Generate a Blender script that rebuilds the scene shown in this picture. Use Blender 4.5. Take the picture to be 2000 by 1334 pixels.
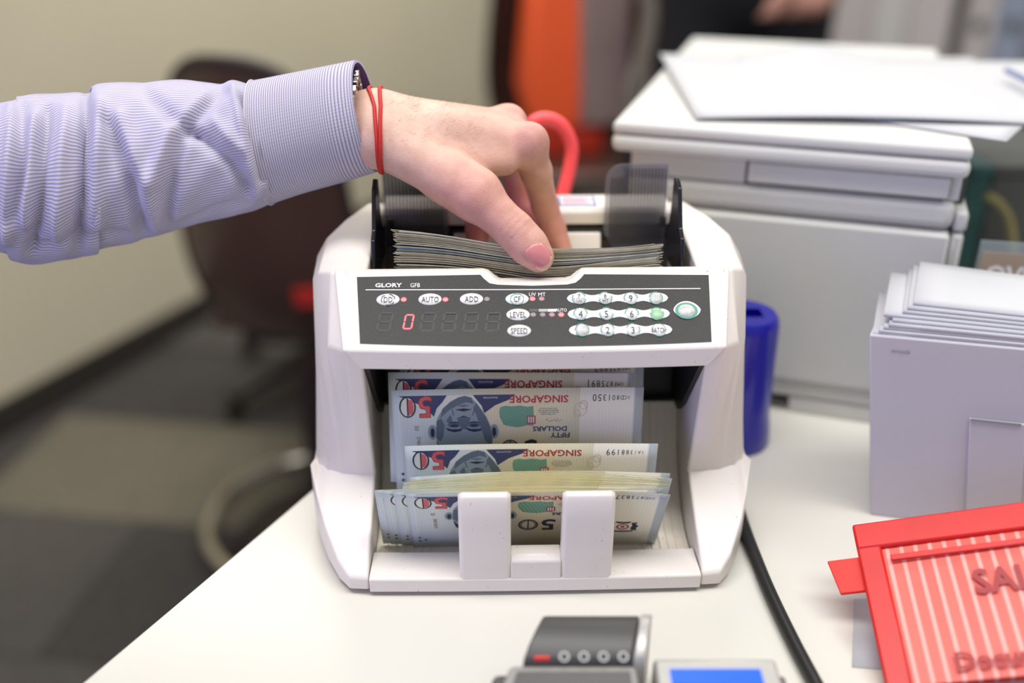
import bpy, bmesh, math, random
import numpy as np
from mathutils import Vector, Matrix
random.seed(7); np.random.seed(7)
for o in list(bpy.data.objects): bpy.data.objects.remove(o)
SC = bpy.context.scene
COL = SC.collection
# ------------------------------------------------------------------ camera
DZ = 0.74            # height of the desk top above the floor
CH = 0.3964          # camera height above the desk top
FPX = 1944.0         # focal length in pixels of the 2000 px wide frame
PITCH = math.radians(26.0)
cd = bpy.data.cameras.new('camera'); cam = bpy.data.objects.new('camera', cd); COL.objects.link(cam)
cam.location = (0, 0, DZ + CH); cam.rotation_euler = (math.pi/2 - PITCH, 0, 0)
cd.sensor_width = 36; cd.lens = FPX/2000*36; cd.clip_start = 0.02; cd.clip_end = 60
cd.dof.use_dof = True; cd.dof.focus_distance = 0.588; cd.dof.aperture_fstop = 1.9
SC.camera = cam
# ------------------------------------------------------------------ light
SC.view_settings.view_transform = 'Standard'; SC.view_settings.look = 'None'
SC.view_settings.gamma = 1; SC.view_settings.use_curve_mapping = False
SC.view_settings.exposure = 0.50
w = bpy.data.worlds.new('world'); SC.world = w; w.use_nodes = True
w.node_tree.nodes['Background'].inputs[0].default_value = (0.86, 0.86, 0.93, 1)
w.node_tree.nodes['Background'].inputs[1].default_value = 0.30
def area(name, loc, target, sx, sy, energy, col):
    l = bpy.data.lights.new(name, 'AREA'); l.shape = 'RECTANGLE'; l.size = sx; l.size_y = sy
    l.energy = energy; l.color = col
    o = bpy.data.objects.new(name, l); COL.objects.link(o); o.location = loc
    d = Vector(target) - Vector(loc); o.rotation_euler = d.to_track_quat('-Z', 'Y').to_euler()
    return o
area('ceiling_lamp', (-0.45, 0.30, 2.65), (-0.45, 0.30, 0), 1.2, 0.6, 17, (1.0, 0.975, 0.935))
area('ceiling_lamp', (0.75, 0.20, 2.65), (0.75, 0.20, 0), 1.2, 0.6, 17, (1.0, 0.975, 0.935))
area('ceiling_lamp', (-0.1, 2.4, 2.65), (-0.1, 2.4, 0), 1.2, 0.6, 23, (1.0, 0.965, 0.90))
area('ceiling_lamp', (1.3, 3.0, 2.65), (1.3, 3.0, 0), 1.2, 0.6, 23, (1.0, 0.965, 0.90))
area('violet_fill', (-1.6, -0.9, 1.25), (-0.1, 0.6, 0.9), 1.4, 1.1, 11, (0.40, 0.40, 1.0))  # blue-violet fill light added at front left to tint folds and shaded faces
# ------------------------------------------------------------------ helpers
def ray(px, py):
    dx = (px-1000)/FPX; dy = -(py-667)/FPX
    c, s = math.cos(PITCH), math.sin(PITCH)
    return Vector((dx, c + s*dy, -s + c*dy))
CAM = Vector((0, 0, DZ + CH))
def P(px, py, Y):                 # point at horizontal distance Y seen along a direction
    d = ray(px, py); return CAM + d*(Y/d.y)
def PZ(px, py, z):                # point at height z above the desk top
    d = ray(px, py); return CAM + d*((DZ + z - CAM.z)/d.z)
def S(r, g, b):
    f = lambda c: (c/255/12.92) if c/255 <= 0.04045 else ((c/255+0.055)/1.055)**2.4
    return (f(r), f(g), f(b), 1)
MATS = {}
def mat(name, col, rough=0.5, metal=0.0, var=0.0, vscale=30, bump=0.0, bscale=200, spec=0.5, emit=None, estr=0,
        alpha=None, trans=0.0, coat=0.0, sss=0.0, sheen=0.0, speck=None):
    m = bpy.data.materials.new(name); m.use_nodes = True; nt = m.node_tree; b = nt.nodes['Principled BSDF']
    b.inputs['Base Color'].default_value = col; b.inputs['Roughness'].default_value = rough
    b.inputs['Metallic'].default_value = metal; b.inputs['Specular IOR Level'].default_value = spec
    b.inputs['Coat Weight'].default_value = coat; b.inputs['Transmission Weight'].default_value = trans
    b.inputs['Sheen Weight'].default_value = sheen
    if sss: b.inputs['Subsurface Weight'].default_value = sss; b.inputs['Subsurface Radius'].default_value = (0.006, 0.0025, 0.0015); b.inputs['Subsurface Scale'].default_value = 1.0
    if alpha is not None: b.inputs['Alpha'].default_value = alpha
    if emit: b.inputs['Emission Color'].default_value = emit; b.inputs['Emission Strength'].default_value = estr
    tc = nt.nodes.new('ShaderNodeTexCoord')
    last = None
    if var:
        n = nt.nodes.new('ShaderNodeTexNoise'); n.inputs['Scale'].default_value = vscale; n.inputs['Detail'].default_value = 4
        nt.links.new(tc.outputs['Object'], n.inputs['Vector'])
        r = nt.nodes.new('ShaderNodeValToRGB')
        lo = tuple(c*(1-var) for c in col[:3]) + (1,); hi = tuple(min(1, c*(1+var)) for c in col[:3]) + (1,)
        r.color_ramp.elements[0].color = lo; r.color_ramp.elements[1].color = hi
        r.color_ramp.elements[0].position = 0.3; r.color_ramp.elements[1].position = 0.7
        nt.links.new(n.outputs['Fac'], r.inputs['Fac']); last = r.outputs['Color']
        nt.links.new(last, b.inputs['Base Color'])
    if speck:
        n = nt.nodes.new('ShaderNodeTexNoise'); n.inputs['Scale'].default_value = speck; n.inputs['Detail'].default_value = 1
        nt.links.new(tc.outputs['Object'], n.inputs['Vector'])
        r = nt.nodes.new('ShaderNodeValToRGB'); r.color_ramp.elements[0].position = 0.775; r.color_ramp.elements[1].position = 0.80
        nt.links.new(n.outputs['Fac'], r.inputs['Fac'])
        mx = nt.nodes.new('ShaderNodeMix'); mx.data_type = 'RGBA'
        mx.inputs[6].default_value = col; mx.inputs[7].default_value = (0.12, 0.10, 0.09, 1)
        if last: nt.links.new(last, mx.inputs[6])
        nt.links.new(r.outputs['Color'], mx.inputs[0]); nt.links.new(mx.outputs[2], b.inputs['Base Color'])
    if bump:
        n = nt.nodes.new('ShaderNodeTexNoise'); n.inputs['Scale'].default_value = bscale; n.inputs['Detail'].default_value = 3
        nt.links.new(tc.outputs['Object'], n.inputs['Vector'])
        bp = nt.nodes.new('ShaderNodeBump'); bp.inputs['Strength'].default_value = bump; bp.inputs['Distance'].default_value = 0.001
        nt.links.new(n.outputs['Fac'], bp.inputs['Height']); nt.links.new(bp.outputs['Normal'], b.inputs['Normal'])
    MATS[name] = m; return m
def root_loc(p):
    while p is not None and p.parent is not None: p = p.parent
    return p
def tag(o, label=None, cat=None, group=None, kind=None):
    if label: o['label'] = label
    if cat: o['category'] = cat
    if group: o['group'] = group
    if kind: o['kind'] = kind
    return o
def thing(name, loc, label, cat, group=None, rz=0):
    o = bpy.data.objects.new(name, None); COL.objects.link(o); o.empty_display_size = 0.02
    o.location = loc; o.rotation_euler = (0, 0, rz)
    return tag(o, label, cat, group)
def obj(name, V, F, m, parent=None, local=False, smooth=40, bevel=0, seg=2, mi=None, uv=None):
    """link one mesh; V in world coordinates (or the parent's own when local)"""
    me = bpy.data.meshes.new(name)
    V = [Vector(v) for v in V]
    o = bpy.data.objects.new(name, me); COL.objects.link(o)
    if parent is None:
        if V:
            xs = [v.x for v in V]; ys = [v.y for v in V]
            base = Vector(((min(xs)+max(xs))/2, (min(ys)+max(ys))/2, min(v.z for v in V)))
        o.location = base; V = [v-base for v in V]
    else:
        o.parent = parent
        if not local:
            r = root_loc(parent); M = Matrix.Translation(r.location) @ Matrix.Rotation(r.rotation_euler.z, 4, 'Z')
            Mi = M.inverted(); V = [Mi @ v for v in V]
    me.from_pydata([tuple(v) for v in V], [], [tuple(f) for f in F])
    for mm in (m if isinstance(m, (list, tuple)) else [m]): me.materials.append(mm)
    if mi is not None: me.polygons.foreach_set('material_index', mi)
    if uv is not None:
        lay = me.uv_layers.new(name='UVMap')
        for lp in me.loops: lay.data[lp.index].uv = uv[lp.vertex_index]
    if smooth:
        me.polygons.foreach_set('use_smooth', [True]*len(me.polygons))
        me.set_sharp_from_angle(angle=math.radians(smooth))
    me.update()
    if bevel:
        b = o.modifiers.new('bevel', 'BEVEL'); b.width = bevel; b.segments = seg; b.limit_method = 'ANGLE'
        b.angle_limit = math.radians(28); b.harden_normals = False
    return o
def fixn(o):
    bm = bmesh.new(); bm.from_mesh(o.data); bmesh.ops.recalc_face_normals(bm, faces=bm.faces); bm.to_mesh(o.data); bm.free(); return o
def boxVF(x0, x1, y0, y1, z0, z1):
    V = [(x0,y0,z0),(x1,y0,z0),(x1,y1,z0),(x0,y1,z0),(x0,y0,z1),(x1,y0,z1),(x1,y1,z1),(x0,y1,z1)]
    F = [(0,3,2,1),(4,5,6,7),(0,1,5,4),(1,2,6,5),(2,3,7,6),(3,0,4,7)]
    return V, F
def merge(*vf):
    V = []; F = []
    for v, f in vf:
        n = len(V); V += list(v); F += [tuple(i+n for i in q) for q in f]
    return V, F
def loftVF(rings, caps=True, closed=True):
    n = len(rings[0]); V = [v for r in rings for v in r]; F = []
    for i in range(len(rings)-1):
        for j in range(n if closed else n-1):
            k = (j+1) % n
            F.append((i*n+j, i*n+k, (i+1)*n+k, (i+1)*n+j))
    if caps:
        F.append(tuple(range(n))[::-1]); F.append(tuple((len(rings)-1)*n+j for j in range(n)))
    return V, F
def prismVF(poly, a, b):       # poly: list of Vectors ; extruded from +a to +b (vectors)
    return loftVF([[Vector(p)+Vector(a) for p in poly], [Vector(p)+Vector(b) for p in poly]])
def catmull(pts, n=8):
    pts = [Vector(p) for p in pts]; out = []
    for i in range(len(pts)-1):
        p0 = pts[max(i-1, 0)]; p1 = pts[i]; p2 = pts[i+1]; p3 = pts[min(i+2, len(pts)-1)]
        for k in range(n):
            t = k/n
            out.append(0.5*((2*p1)+(p2-p0)*t+(2*p0-5*p1+4*p2-p3)*t*t+(3*p1-p0-3*p2+p3)*t**3))
    out.append(pts[-1]); return out
def tubeVF(pts, r, n=10, closed=False):
    pts = [Vector(p) for p in pts]; rings = []; up = Vector((0.13, 0.21, 0.97))
    rr = r if isinstance(r, (list, tuple)) else [r]*len(pts); m = len(pts)
    for i, p in enumerate(pts):
        t = (pts[(i+1) % m]-pts[i-1]) if closed else (pts[min(i+1, m-1)]-pts[max(i-1, 0)])
        t.normalize(); a = t.cross(up); a.normalize(); b = t.cross(a); up = -b if b.dot(up) < 0 else b
        up = up
        a = t.cross(up).normalized(); b = a.cross(t)
        rings.append([p + (a*math.cos(2*math.pi*j/n)+b*math.sin(2*math.pi*j/n))*rr[i] for j in range(n)])
    if closed: rings.append(rings[0])
    return loftVF(rings, caps=not closed)
def ringVF(c, ax, R, r, n=32, m=8):
    c = Vector(c); ax = Vector(ax).normalized(); a = ax.orthogonal().normalized(); b = ax.cross(a); V = []; F = []
    for i in range(n):
        t = 2*math.pi*i/n; d = a*math.cos(t)+b*math.sin(t)
        for j in range(m):
            s = 2*math.pi*j/m; V.append(c + d*(R+r*math.cos(s)) + ax*(r*math.sin(s)))
    for i in range(n):
        for j in range(m):
            F.append((i*m+j, ((i+1)%n)*m+j, ((i+1)%n)*m+(j+1)%m, i*m+(j+1)%m))
    return V, F
def cylVF(c0, c1, r0, r1=None, n=24):
    c0 = Vector(c0); c1 = Vector(c1); r1 = r0 if r1 is None else r1; t = (c1-c0).normalized(); a = t.orthogonal().normalized(); b = t.cross(a)
    R = [[c + (a*math.cos(2*math.pi*j/n)+b*math.sin(2*math.pi*j/n))*r for j in range(n)] for c, r in ((c0, r0), (c1, r1))]
    return loftVF(R)
_txt = {}
def textVF(s, size=1.0, offset=0.0, sx=1.0, shear=0.0, space=1.0, res=2):
    """flat lettering centred on the origin, height ~size (cap height)"""
    key = (s, offset, shear, space, res)
    if key not in _txt:
        c = bpy.data.curves.new('t', 'FONT'); c.body = s; c.align_x = 'CENTER'; c.align_y = 'CENTER'; c.offset = offset
        c.shear = shear; c.space_character = space; c.resolution_u = res; c.fill_mode = 'FRONT'
        o = bpy.data.objects.new('t', c); COL.objects.link(o)
        me = bpy.data.meshes.new_from_object(o.evaluated_get(bpy.context.evaluated_depsgraph_get()))
        V = [tuple(v.co) for v in me.vertices]; F = [tuple(p.vertices) for p in me.polygons]
        bpy.data.objects.remove(o); bpy.data.curves.remove(c); bpy.data.meshes.remove(me)
        ys = [v[1] for v in V] or [0]; xs = [v[0] for v in V] or [0]
        cy = (min(ys)+max(ys))/2; h = (max(ys)-min(ys)) or 1; cx = (min(xs)+max(xs))/2
        _txt[key] = ([((v[0]-cx)/h, (v[1]-cy)/h) for v in V], F)
    V, F = _txt[key]
    return [(x*size*sx, y*size) for x, y in V], F
def ellipse2(rx, ry, n=32, cx=0, cy=0, p=2.0):
    out = []
    for i in range(n):
        t = 2*math.pi*i/n; c, s = math.cos(t), math.sin(t)
        out.append((cx+rx*math.copysign(abs(c)**(2/p), c), cy+ry*math.copysign(abs(s)**(2/p), s)))
    return out
# ---- implicit surfaces: smooth unions of tapered limbs, meshed by surface nets
def sd_cone(X, a, b, ra, rb):
    a = np.array(a); b = np.array(b); ba = b-a; l2 = ba@ba
    t = np.clip(((X-a)@ba)/l2, 0, 1)
    return np.linalg.norm(X-(a+t[..., None]*ba), axis=-1)-(ra+(rb-ra)*t)
def sd_ell(X, c, R, rot=None):
    q = X-np.array(c)
    if rot is not None: q = q@np.array(rot)
    R = np.array(R); k0 = np.linalg.norm(q/R, axis=-1); k1 = np.linalg.norm(q/(R*R), axis=-1)
    return k0*(k0-1)/np.maximum(k1, 1e-9)
def smin(a, b, k):
    h = np.clip(0.5+0.5*(b-a)/k, 0, 1)
    return b*(1-h)+a*h-k*h*(1-h)
def surface_nets(fn, lo, hi, step):
    lo = np.array(lo); hi = np.array(hi); n = np.ceil((hi-lo)/step).astype(int)+1
    ax = [lo[i]+step*np.arange(n[i]) for i in range(3)]
    G = np.stack(np.meshgrid(*ax, indexing='ij'), -1); f = fn(G); ins = f < 0
    acc = np.zeros(tuple(n-1)+(3,)); cnt = np.zeros(tuple(n-1))
    cs = [slice(0, -1), slice(1, None)]
    for axis in range(3):
        oth = [i for i in range(3) if i != axis]
        for d0 in (0, 1):
            for d1 in (0, 1):
                s0 = [None]*3; s1 = [None]*3
                s0[axis] = cs[0]; s1[axis] = cs[1]; s0[oth[0]] = s1[oth[0]] = cs[d0]; s0[oth[1]] = s1[oth[1]] = cs[d1]
                fa = f[tuple(s0)]; fb = f[tuple(s1)]; m = (fa < 0) != (fb < 0)
                t = np.where(m, fa/np.where(m, fa-fb, 1), 0)
                p = G[tuple(s0)].copy(); p[..., axis] += t*step
                acc += p*m[..., None]; cnt += m
    has = cnt > 0; idx = -np.ones(has.shape, int); idx[has] = np.arange(has.sum())
    V = acc[has]/cnt[has][:, None]; F = []
    for axis in range(3):
        o1, o2 = (axis+1) % 3, (axis+2) % 3
        s0 = [slice(1, -1)]*3; s1 = [slice(1, -1)]*3; s0[axis] = slice(0, -1); s1[axis] = slice(1, None)
        a = ins[tuple(s0)]; b = ins[tuple(s1)]
        I = np.argwhere(a != b)
        for sgn in (True, False):
            J = I[a[tuple(I.T)] == sgn]
            if not len(J): continue
            c = J.copy(); c[:, o1] += 1; c[:, o2] += 1
            def cell(d1, d2):
                q = c.copy(); q[:, o1] -= d1; q[:, o2] -= d2; return idx[tuple(q.T)]
            quad = np.stack([cell(1, 1), cell(0, 1), cell(0, 0), cell(1, 0)], 1)
            F.append(quad if sgn else quad[:, ::-1])
    return V, np.concatenate(F)
# ------------------------------------------------------------------ materials
M_desk = mat('desk_laminate', S(214,212,203), 0.38, var=0.015, vscale=6)
M_wall = mat('wall_paint', S(204,196,170), 0.8, var=0.02, vscale=3)
M_wall2 = mat('wall_paint_pale', S(206,202,196), 0.8)
M_base = mat('baseboard_dark', S(46,42,36), 0.6)
M_carpA = mat('carpet_charcoal', S(60,57,52), 0.95, var=0.15, vscale=60, bump=0.4, bscale=500)
M_carpB = mat('carpet_olive', S(100,95,80), 0.95, var=0.15, vscale=60, bump=0.4, bscale=500)
M_carpC = mat('carpet_grey', S(72,69,63), 0.95, var=0.15, vscale=60, bump=0.4, bscale=500)
M_plast = mat('warm_white_plastic', S(226,219,212), 0.42, var=0.012, vscale=40, speck=620, bump=0.03, bscale=900)
M_plast2 = mat('inner_white_plastic', S(232,224,210), 0.5, var=0.03, vscale=60, speck=500)
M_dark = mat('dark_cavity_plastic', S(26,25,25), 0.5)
M_panel = mat('panel_film', S(42,42,41), 0.45, var=0.25, vscale=900, spec=0.3)
M_white = mat('white_print', S(240,240,240), 0.6)
M_btn = mat('button_pale', S(214,214,212), 0.3, coat=0.3)
M_blk = mat('black_print', S(35,35,38), 0.6)
M_teal = mat('worn_teal', S(70,150,128), 0.5)
M_red = mat('led_red', S(255,120,120), 0.3, emit=S(255,70,80), estr=0.9)
M_redoff = mat('led_off', S(140,130,128), 0.4)
M_reddim = mat('led_dim', S(170,130,132), 0.4)
M_digit = mat('digit_lit', S(255,90,100), 0.4, emit=S(255,60,75), estr=1.6)
M_digoff = mat('digit_unlit', S(60,60,60), 0.45, spec=.3)
M_smoke = mat('smoked_acrylic', S(124,122,134), 0.22, alpha=0.42)
M_smoker = mat('smoked_rib', S(60,58,68), 0.3, alpha=0.45)
M_smokeed = mat('smoked_acrylic_edge', S(22,22,30), 0.2)
M_print = mat('printer_plastic', S(204,204,200), 0.5, var=0.01, vscale=20)
M_printd = mat('printer_gap', S(70,70,70), 0.6)
M_paper = mat('white_paper', S(190,191,194), 0.75)
M_blue = mat('cobalt_plastic', S(14,14,150), 0.22, coat=0.3)
M_cord = mat('black_rubber', S(24,25,24), 0.45)
M_redcord = mat('coral_cord', S(255,84,88), 0.4)
# ================================================================== the setting
FZ = -DZ
fA = PZ(0, 850, FZ); fB = PZ(370, 640, FZ)
wd = (fB-fA); wd.z = 0; wd.normalize(); wn = Vector((-wd.y, wd.x, 0))
w0 = fA - wd*3.4; w1 = fA + wd*4.2
V, F = prismVF([w0, w1, w1+wn*0.12, w0+wn*0.12], (0,0,0), (0,0,2.7))
tag(fixn(obj('wall_left', V, F, M_wall, smooth=0)), kind='structure')
V, F = prismVF([w0-wn*0.012, w1-wn*0.012, w1-wn*0.0005, w0-wn*0.0005], (0,0,0.0), (0,0,0.075))
tag(fixn(obj('baseboard_left', V, F, M_base, smooth=0)), kind='structure')
V, F = boxVF(w1.x-0.1, 3.4, 4.6, 4.72, 0, 2.7)
tag(obj('wall_back', V, F, M_wall2, smooth=0), kind='structure')
fl = obj('floor', *boxVF(-3.2, 3.4, -1.6, 4.72, -0.06, -0.006), M_carpA, smooth=0); tag(fl, kind='structure')
ca, sa = math.cos(math.radians(-7.6)), math.sin(math.radians(-7.6))
ex = Vector((ca, sa, 0)); ey = Vector((-sa, ca, 0)); o0 = PZ(129, 809, FZ)
for j in range(-3, 7):
    for i in range(-2, 6):
        c = o0 + ex*(i*0.72 + (0.36 if j % 2 else 0)) - ey*0.36*(1-j) 
        if c.y < 0.3 or c.y > 4.2 or c.x < -2.2 or c.x > 2.6: continue
        if (c + ex*0.36 + ey*0.18 - fA).dot(wn) > -0.02: continue
        g = 0.0015
        m = M_carpB if j == 0 else random.choice([M_carpA, M_carpA, M_carpC])
        q = [c+ex*g+ey*g, c+ex*(0.72-g)+ey*g, c+ex*(0.72-g)+ey*(0.36-g), c+ex*g+ey*(0.36-g)]
        q = [Vector((p.x, p.y, -0.006)) for p in q]
        obj('carpet_tile', *prismVF(q, (0,0,0), (0,0,0.006)), m, fl, smooth=0)
# desk -------------------------------------------------------------
eA = PZ(160, 1334, 0); eB = PZ(605, 960, 0); ed = (eB-eA).normalized()
dT = thing('desk', (0.4, 0.6, 0), 'white laminate desk carrying the counting machine and the printer', 'desk')
p0 = eA - ed*0.28; p1 = eA + ed*1.02
poly = [p0, Vector((1.35, p0.y, DZ)), Vector((1.35, p1.y, DZ)), p1]
V, F = prismVF([Vector((p.x, p.y, 0)) for p in poly], (0,0,DZ-0.026), (0,0,DZ))
fixn(obj('tabletop', V, F, M_desk, dT, bevel=0.0015))
M_leg = mat('desk_leg_grey', S(120,120,118), 0.4, metal=0.4)
for (lx, ly) in ((0.12, 0.26), (1.25, 0.26), (0.35, 1.1), (1.25, 1.1)):
    obj('leg', *boxVF(lx-0.025, lx+0.025, ly-0.025, ly+0.025, 0.0, DZ-0.026), M_leg, dT, smooth=0)

# ================================================================== banknote counter
MY = math.radians(1.2); ML = Vector((0.0140, 0.4686, DZ))
ctr = thing('banknote_counter', ML, 'off-white desktop banknote counting machine with dark control panel', 'machine', rz=MY)
_Mi = (Matrix.Translation(ML) @ Matrix.Rotation(MY, 4, 'Z')).inverted()
def mpart(name, V, F, m, parent=None, **k): return fixn(obj(name, V, F, m, parent or ctr, local=True, **k))
SLZ = lambda y: 0.0135 + y*0.52
for s in (-1, 1):
    # upper housing tower
    st = [(0.0985, [(.0614,.043),(.0364,.1453),(.0814,.1752),(.190,.182),(.213,.168),(.213,.043)]),
          (0.1085, [(.0616,.043),(.0368,.1450),(.0816,.1752),(.190,.182),(.213,.168),(.213,.043)]),
          (0.1200, [(.0630,.043),(.0520,.1410),(.0840,.1740),(.160,.181),(.185,.166),(.185,.043)]),
          (0.1300, [(.0665,.043),(.0760,.1330),(.0960,.1690),(.140,.176),(.154,.162),(.154,.043)]),
          (0.1365, [(.0730,.043),(.1000,.1200),(.1120,.1580),(.135,.165),(.150,.152),(.150,.043)]),
          (0.1395, [(.0820,.043),(.1150,.1050),(.1240,.1380),(.132,.145),(.147,.135),(.147,.043)])]
    rings = [[Vector((s*x, y, z)) for y, z in pr] for x, pr in st]
    mpart('housing', *loftVF(rings), M_plast, bevel=0.0018, seg=3, smooth=50)
    # lower side casing
    st = [(0.0990, 0.0005, .0625), (0.1105, 0.0015, .063), (0.1180, 0.0110, .064), (0.1275, 0.0300, .066), (0.1350, 0.0500, .072), (0.1410, 0.0700, .085)]
    rings = []
    for x, y0, yt in st:
        yb = .2 if x < .119 else (.155 if x < .13 else .148)
        zt = 0.0465 if x < 0.14 else 0.044
        rings.append([Vector((s*x, y, z)) for y, z in [(y0+.001, .003), (y0, SLZ(y0)-.001), (yt, zt), (yt+.012, zt+.004), (yb, zt+.004), (yb+.004, .003)]])
    mpart('base_side', *loftVF(rings), M_plast, bevel=0.0016, seg=3, smooth=50)
# panel block between the towers, with the finger notch
def notch(x):
    a = 0.0195; b = 0.0295; t = (abs(x-0.0008)-a)/(b-a); t = min(1, max(0, t)); return 1-(t*t*(3-2*t))
Pc = Vector((0, .0364, .1453)); Pt = Vector((0, .0814, .1752)); PS = (Pt-Pc).normalized(); PN = Vector((0, -PS.z, PS.y)); PL = (Pt-Pc).length
def bow(x, t): return -0.0035*(1-(x/0.11)**2)*(1-t)
rings = []; lips = []
for i in range(61):
    x = -0.0985 + 0.197*i/60; nn = notch(x); t = 1-0.16*nn; kC = .1092/.0985; kT = .1175/.0985
    top = Pc + PS*PL*t + PN*.0004 + Vector((x*(kT if nn == 0 else 1), bow(x*kT, t), 0)) if abs(x) > .04 else Pc + PS*PL*t + PN*.0004 + Vector((x, bow(x, t), 0)); kk = 1+(kT-1)*max(0, (abs(x)-.04)/.0585); top.x = x*kk; kc = 1+(kC-1)*max(0, (abs(x)-.04)/.0585); c = Pc + PN*.0004 + Vector((x*kc, bow(x*kc, 0), 0))
    rings.append([c, top, Vector((x*kk, .0865-.001*nn, .1750-.006*nn)), Vector((x, .0885, .1700-.008*nn)), Vector((x, .0900, .140)), Vector((x, .075, .132)), Vector((x*1.012, .0395+bow(x, 0), .1330)), Vector((x*1.012, .0372+bow(x, 0), .1335))])
mpart('panel_housing', *loftVF(rings), M_plast, bevel=0.0012, smooth=35)
def mray(px, py):
    d = ray(px, py); o = _Mi @ CAM; d = (_Mi.to_3x3() @ d); return o, d
def onpanel(px, py, off=0.0):
    o, d = mray(px, py); dy = 0
    for _ in range(4):
        p0 = Pc + Vector((0, dy, 0)) + PN*off
        q = o + d*((p0-o).dot(PN)/d.dot(PN)); t = (q-p0).dot(PS)/PL; dy = bow(q.x, min(1, max(0, t)))
    return q
def lerp(x, pts):
    for (a, ya), (b, yb) in zip(pts, pts[1:]):
        if x <= b: return ya + (yb-ya)*(x-a)/(b-a)
    return pts[-1][1]
TOPE = [(697,541),(938,536.5),(946,545),(956,553),(972,556),(1040,558),(1108,555.5),(1124,552),(1134,544),(1141,535.5),(1384,537)]
xs = sorted(set([697+ (1384-697)*i/44 for i in range(45)] + [p[0] for p in TOPE]))
V = []; F = []; n = len(xs)
for off in (0.0007, -0.0003):
    for r in range(5):
        for x in xs:
            s = (x-697)/(1384-697); xb = 703+(1390-703)*s; yt = lerp(x, TOPE); yb = 671+7.5*4*s*(1-s)-3.5*s
            k = r/4; V.append(onpanel(x+(xb-x)*k, yt+(yb-yt)*k, off))
for r in range(4):
    for i in range(n-1): F.append((r*n+i, r*n+i+1, (r+1)*n+i+1, (r+1)*n+i))
m5 = 5*n
for i in range(n-1):
    F.append((i, m5+i, m5+i+1, i+1)); F.append((4*n+i, 4*n+i+1, m5+4*n+i+1, m5+4*n+i))
for r in range(4):
    F.append((r*n, (r+1)*n, m5+(r+1)*n, m5+r*n)); F.append((r*n+n-1, m5+r*n+n-1, m5+(r+1)*n+n-1, (r+1)*n+n-1))
pan = mpart('control_panel', V, F, M_panel, smooth=30); pan['label'] = 'dark grey control panel film with buttons'
EX = Vector((1, 0, 0))
def flat(poly2, px, py, off, h=0.0, F2=None):
    """2D polygon (metres) laid on the panel round a centre"""
    c = onpanel(px, py, off)
    if F2 is not None: return [c + EX*a + PS*b for a, b in poly2], F2
    top = [c + EX*a + PS*b + PN*h for a, b in poly2]
    if h <= 0: return top, [tuple(range(len(top)))]
    bot = [c + EX*a*1.0 + PS*b*1.0 for a, b in poly2]
    return loftVF([bot, top])
def dome(px, py, rx, ry, h, off, n=28):
    c = onpanel(px, py, off); rings = []
    for k in (0, 0.35, 0.65, 0.88):
        e = math.cos(k*math.pi/2); z = math.sin(k*math.pi/2)
        rings.append([c + EX*a*e + PS*b*e + PN*(h*z) for a, b in ellipse2(rx, ry, n)])
    return loftVF(rings)
def ptext(s, px, py, h, m, parent, off, name='lettering', sx=1.0, **k):
    V2, F2 = textVF(s, h, sx=sx, **k); V, F = flat(V2, px, py, off, F2=F2)
    return obj(name, V, F, m, parent, local=True, smooth=0)
O1 = 0.0009
ptext('GLORY', 759, 557, 0.0029, M_white, ctr, O1, sx=1.25, offset=0.03, name='brand_lettering')
ptext('GFB', 811, 557, 0.0029, M_white, ctr, O1, sx=0.8, name='model_lettering')
a = onpanel(714, 566, O1); b = onpanel(1040, 565.5, O1); c = onpanel(1368, 563.5, O1); lw = PS*0.00028
obj('panel_line', [a-lw, b-lw, c-lw, c+lw, b+lw, a+lw], [(0,1,4,5),(1,2,3,4)], M_white, ctr, local=True, smooth=0)
for (px, py, lab) in ((758,585,'DD'), (840,584.5,'AUTO'), (921,584,'ADD'), (1010,584,'CF'), (1012,614.5,'LEVEL'), (1014,646,'SPEED')):
    b = mpart('button', *dome(px, py, 0.0068, 0.0041, 0.0009, 0.0007), M_btn)
    if lab in ('DD', 'CF'):
        rg = [(math.cos(t)*r*0.0041, math.sin(t)*r*0.0039) for t, r in [(2*math.pi*i/26, 1+0.05*((i*7) % 3-1)) for i in range(26)]]
        c = onpanel(px, py, 0.0015)
        V = [c+EX*x+PS*y for x, y in rg] + [c+EX*x*0.88+PS*y*0.88 for x, y in rg]
        F = [(i, (i+1) % 26, 26+(i+1) % 26, 26+i) for i in range(26) if lab == 'CF' or i % 9 < 6]
        obj('worn_ring', V, F, M_teal if lab == 'CF' else M_blk, b, local=True, smooth=0)
    ptext(lab, px, py, 0.0036, M_blk, b, 0.0018, name='button_lettering', sx=0.70)
for (px, py, m) in ((788.5,585,M_red), (870,585,M_red), (951,584,M_redoff), (1040,583.5,M_red), (1058,583.5,M_reddim), (1041.5,614.5,M_redoff), (1060,614.5,M_redoff), (1078,614.5,M_reddim), (1096,614.5,M_red)):
    mpart('indicator_light', *dome(px, py, 0.0017, 0.0016, 0.0003, 0.0007, 16), m)
ptext('UV', 1040, 575.0, 0.0025, M_white, ctr, O1, sx=0.9); ptext('MT', 1058.5, 575.0, 0.0025, M_white, ctr, O1, sx=0.9)
ptext('AUTO', 1096, 605.5, 0.0022, M_white, ctr, O1, sx=0.75)
for j, (px, m) in enumerate(((1041.5, M_redoff), (1060, M_btn), (1077.5, M_white))):
    vf = []
    for i in range(8):
        for r in range(3):
            x = (i-3.5)*0.00062 + (0.0003 if r % 2 else 0); y = (r-1)*0.00062; q = 0.00016+0.00006*j
            vf.append(flat([(x-q,y-q),(x+q,y-q),(x+q,y+q),(x-q,y+q)], px, 606, O1))
    obj('level_mark', *merge(*vf), m, ctr, local=True, smooth=0)
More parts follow.
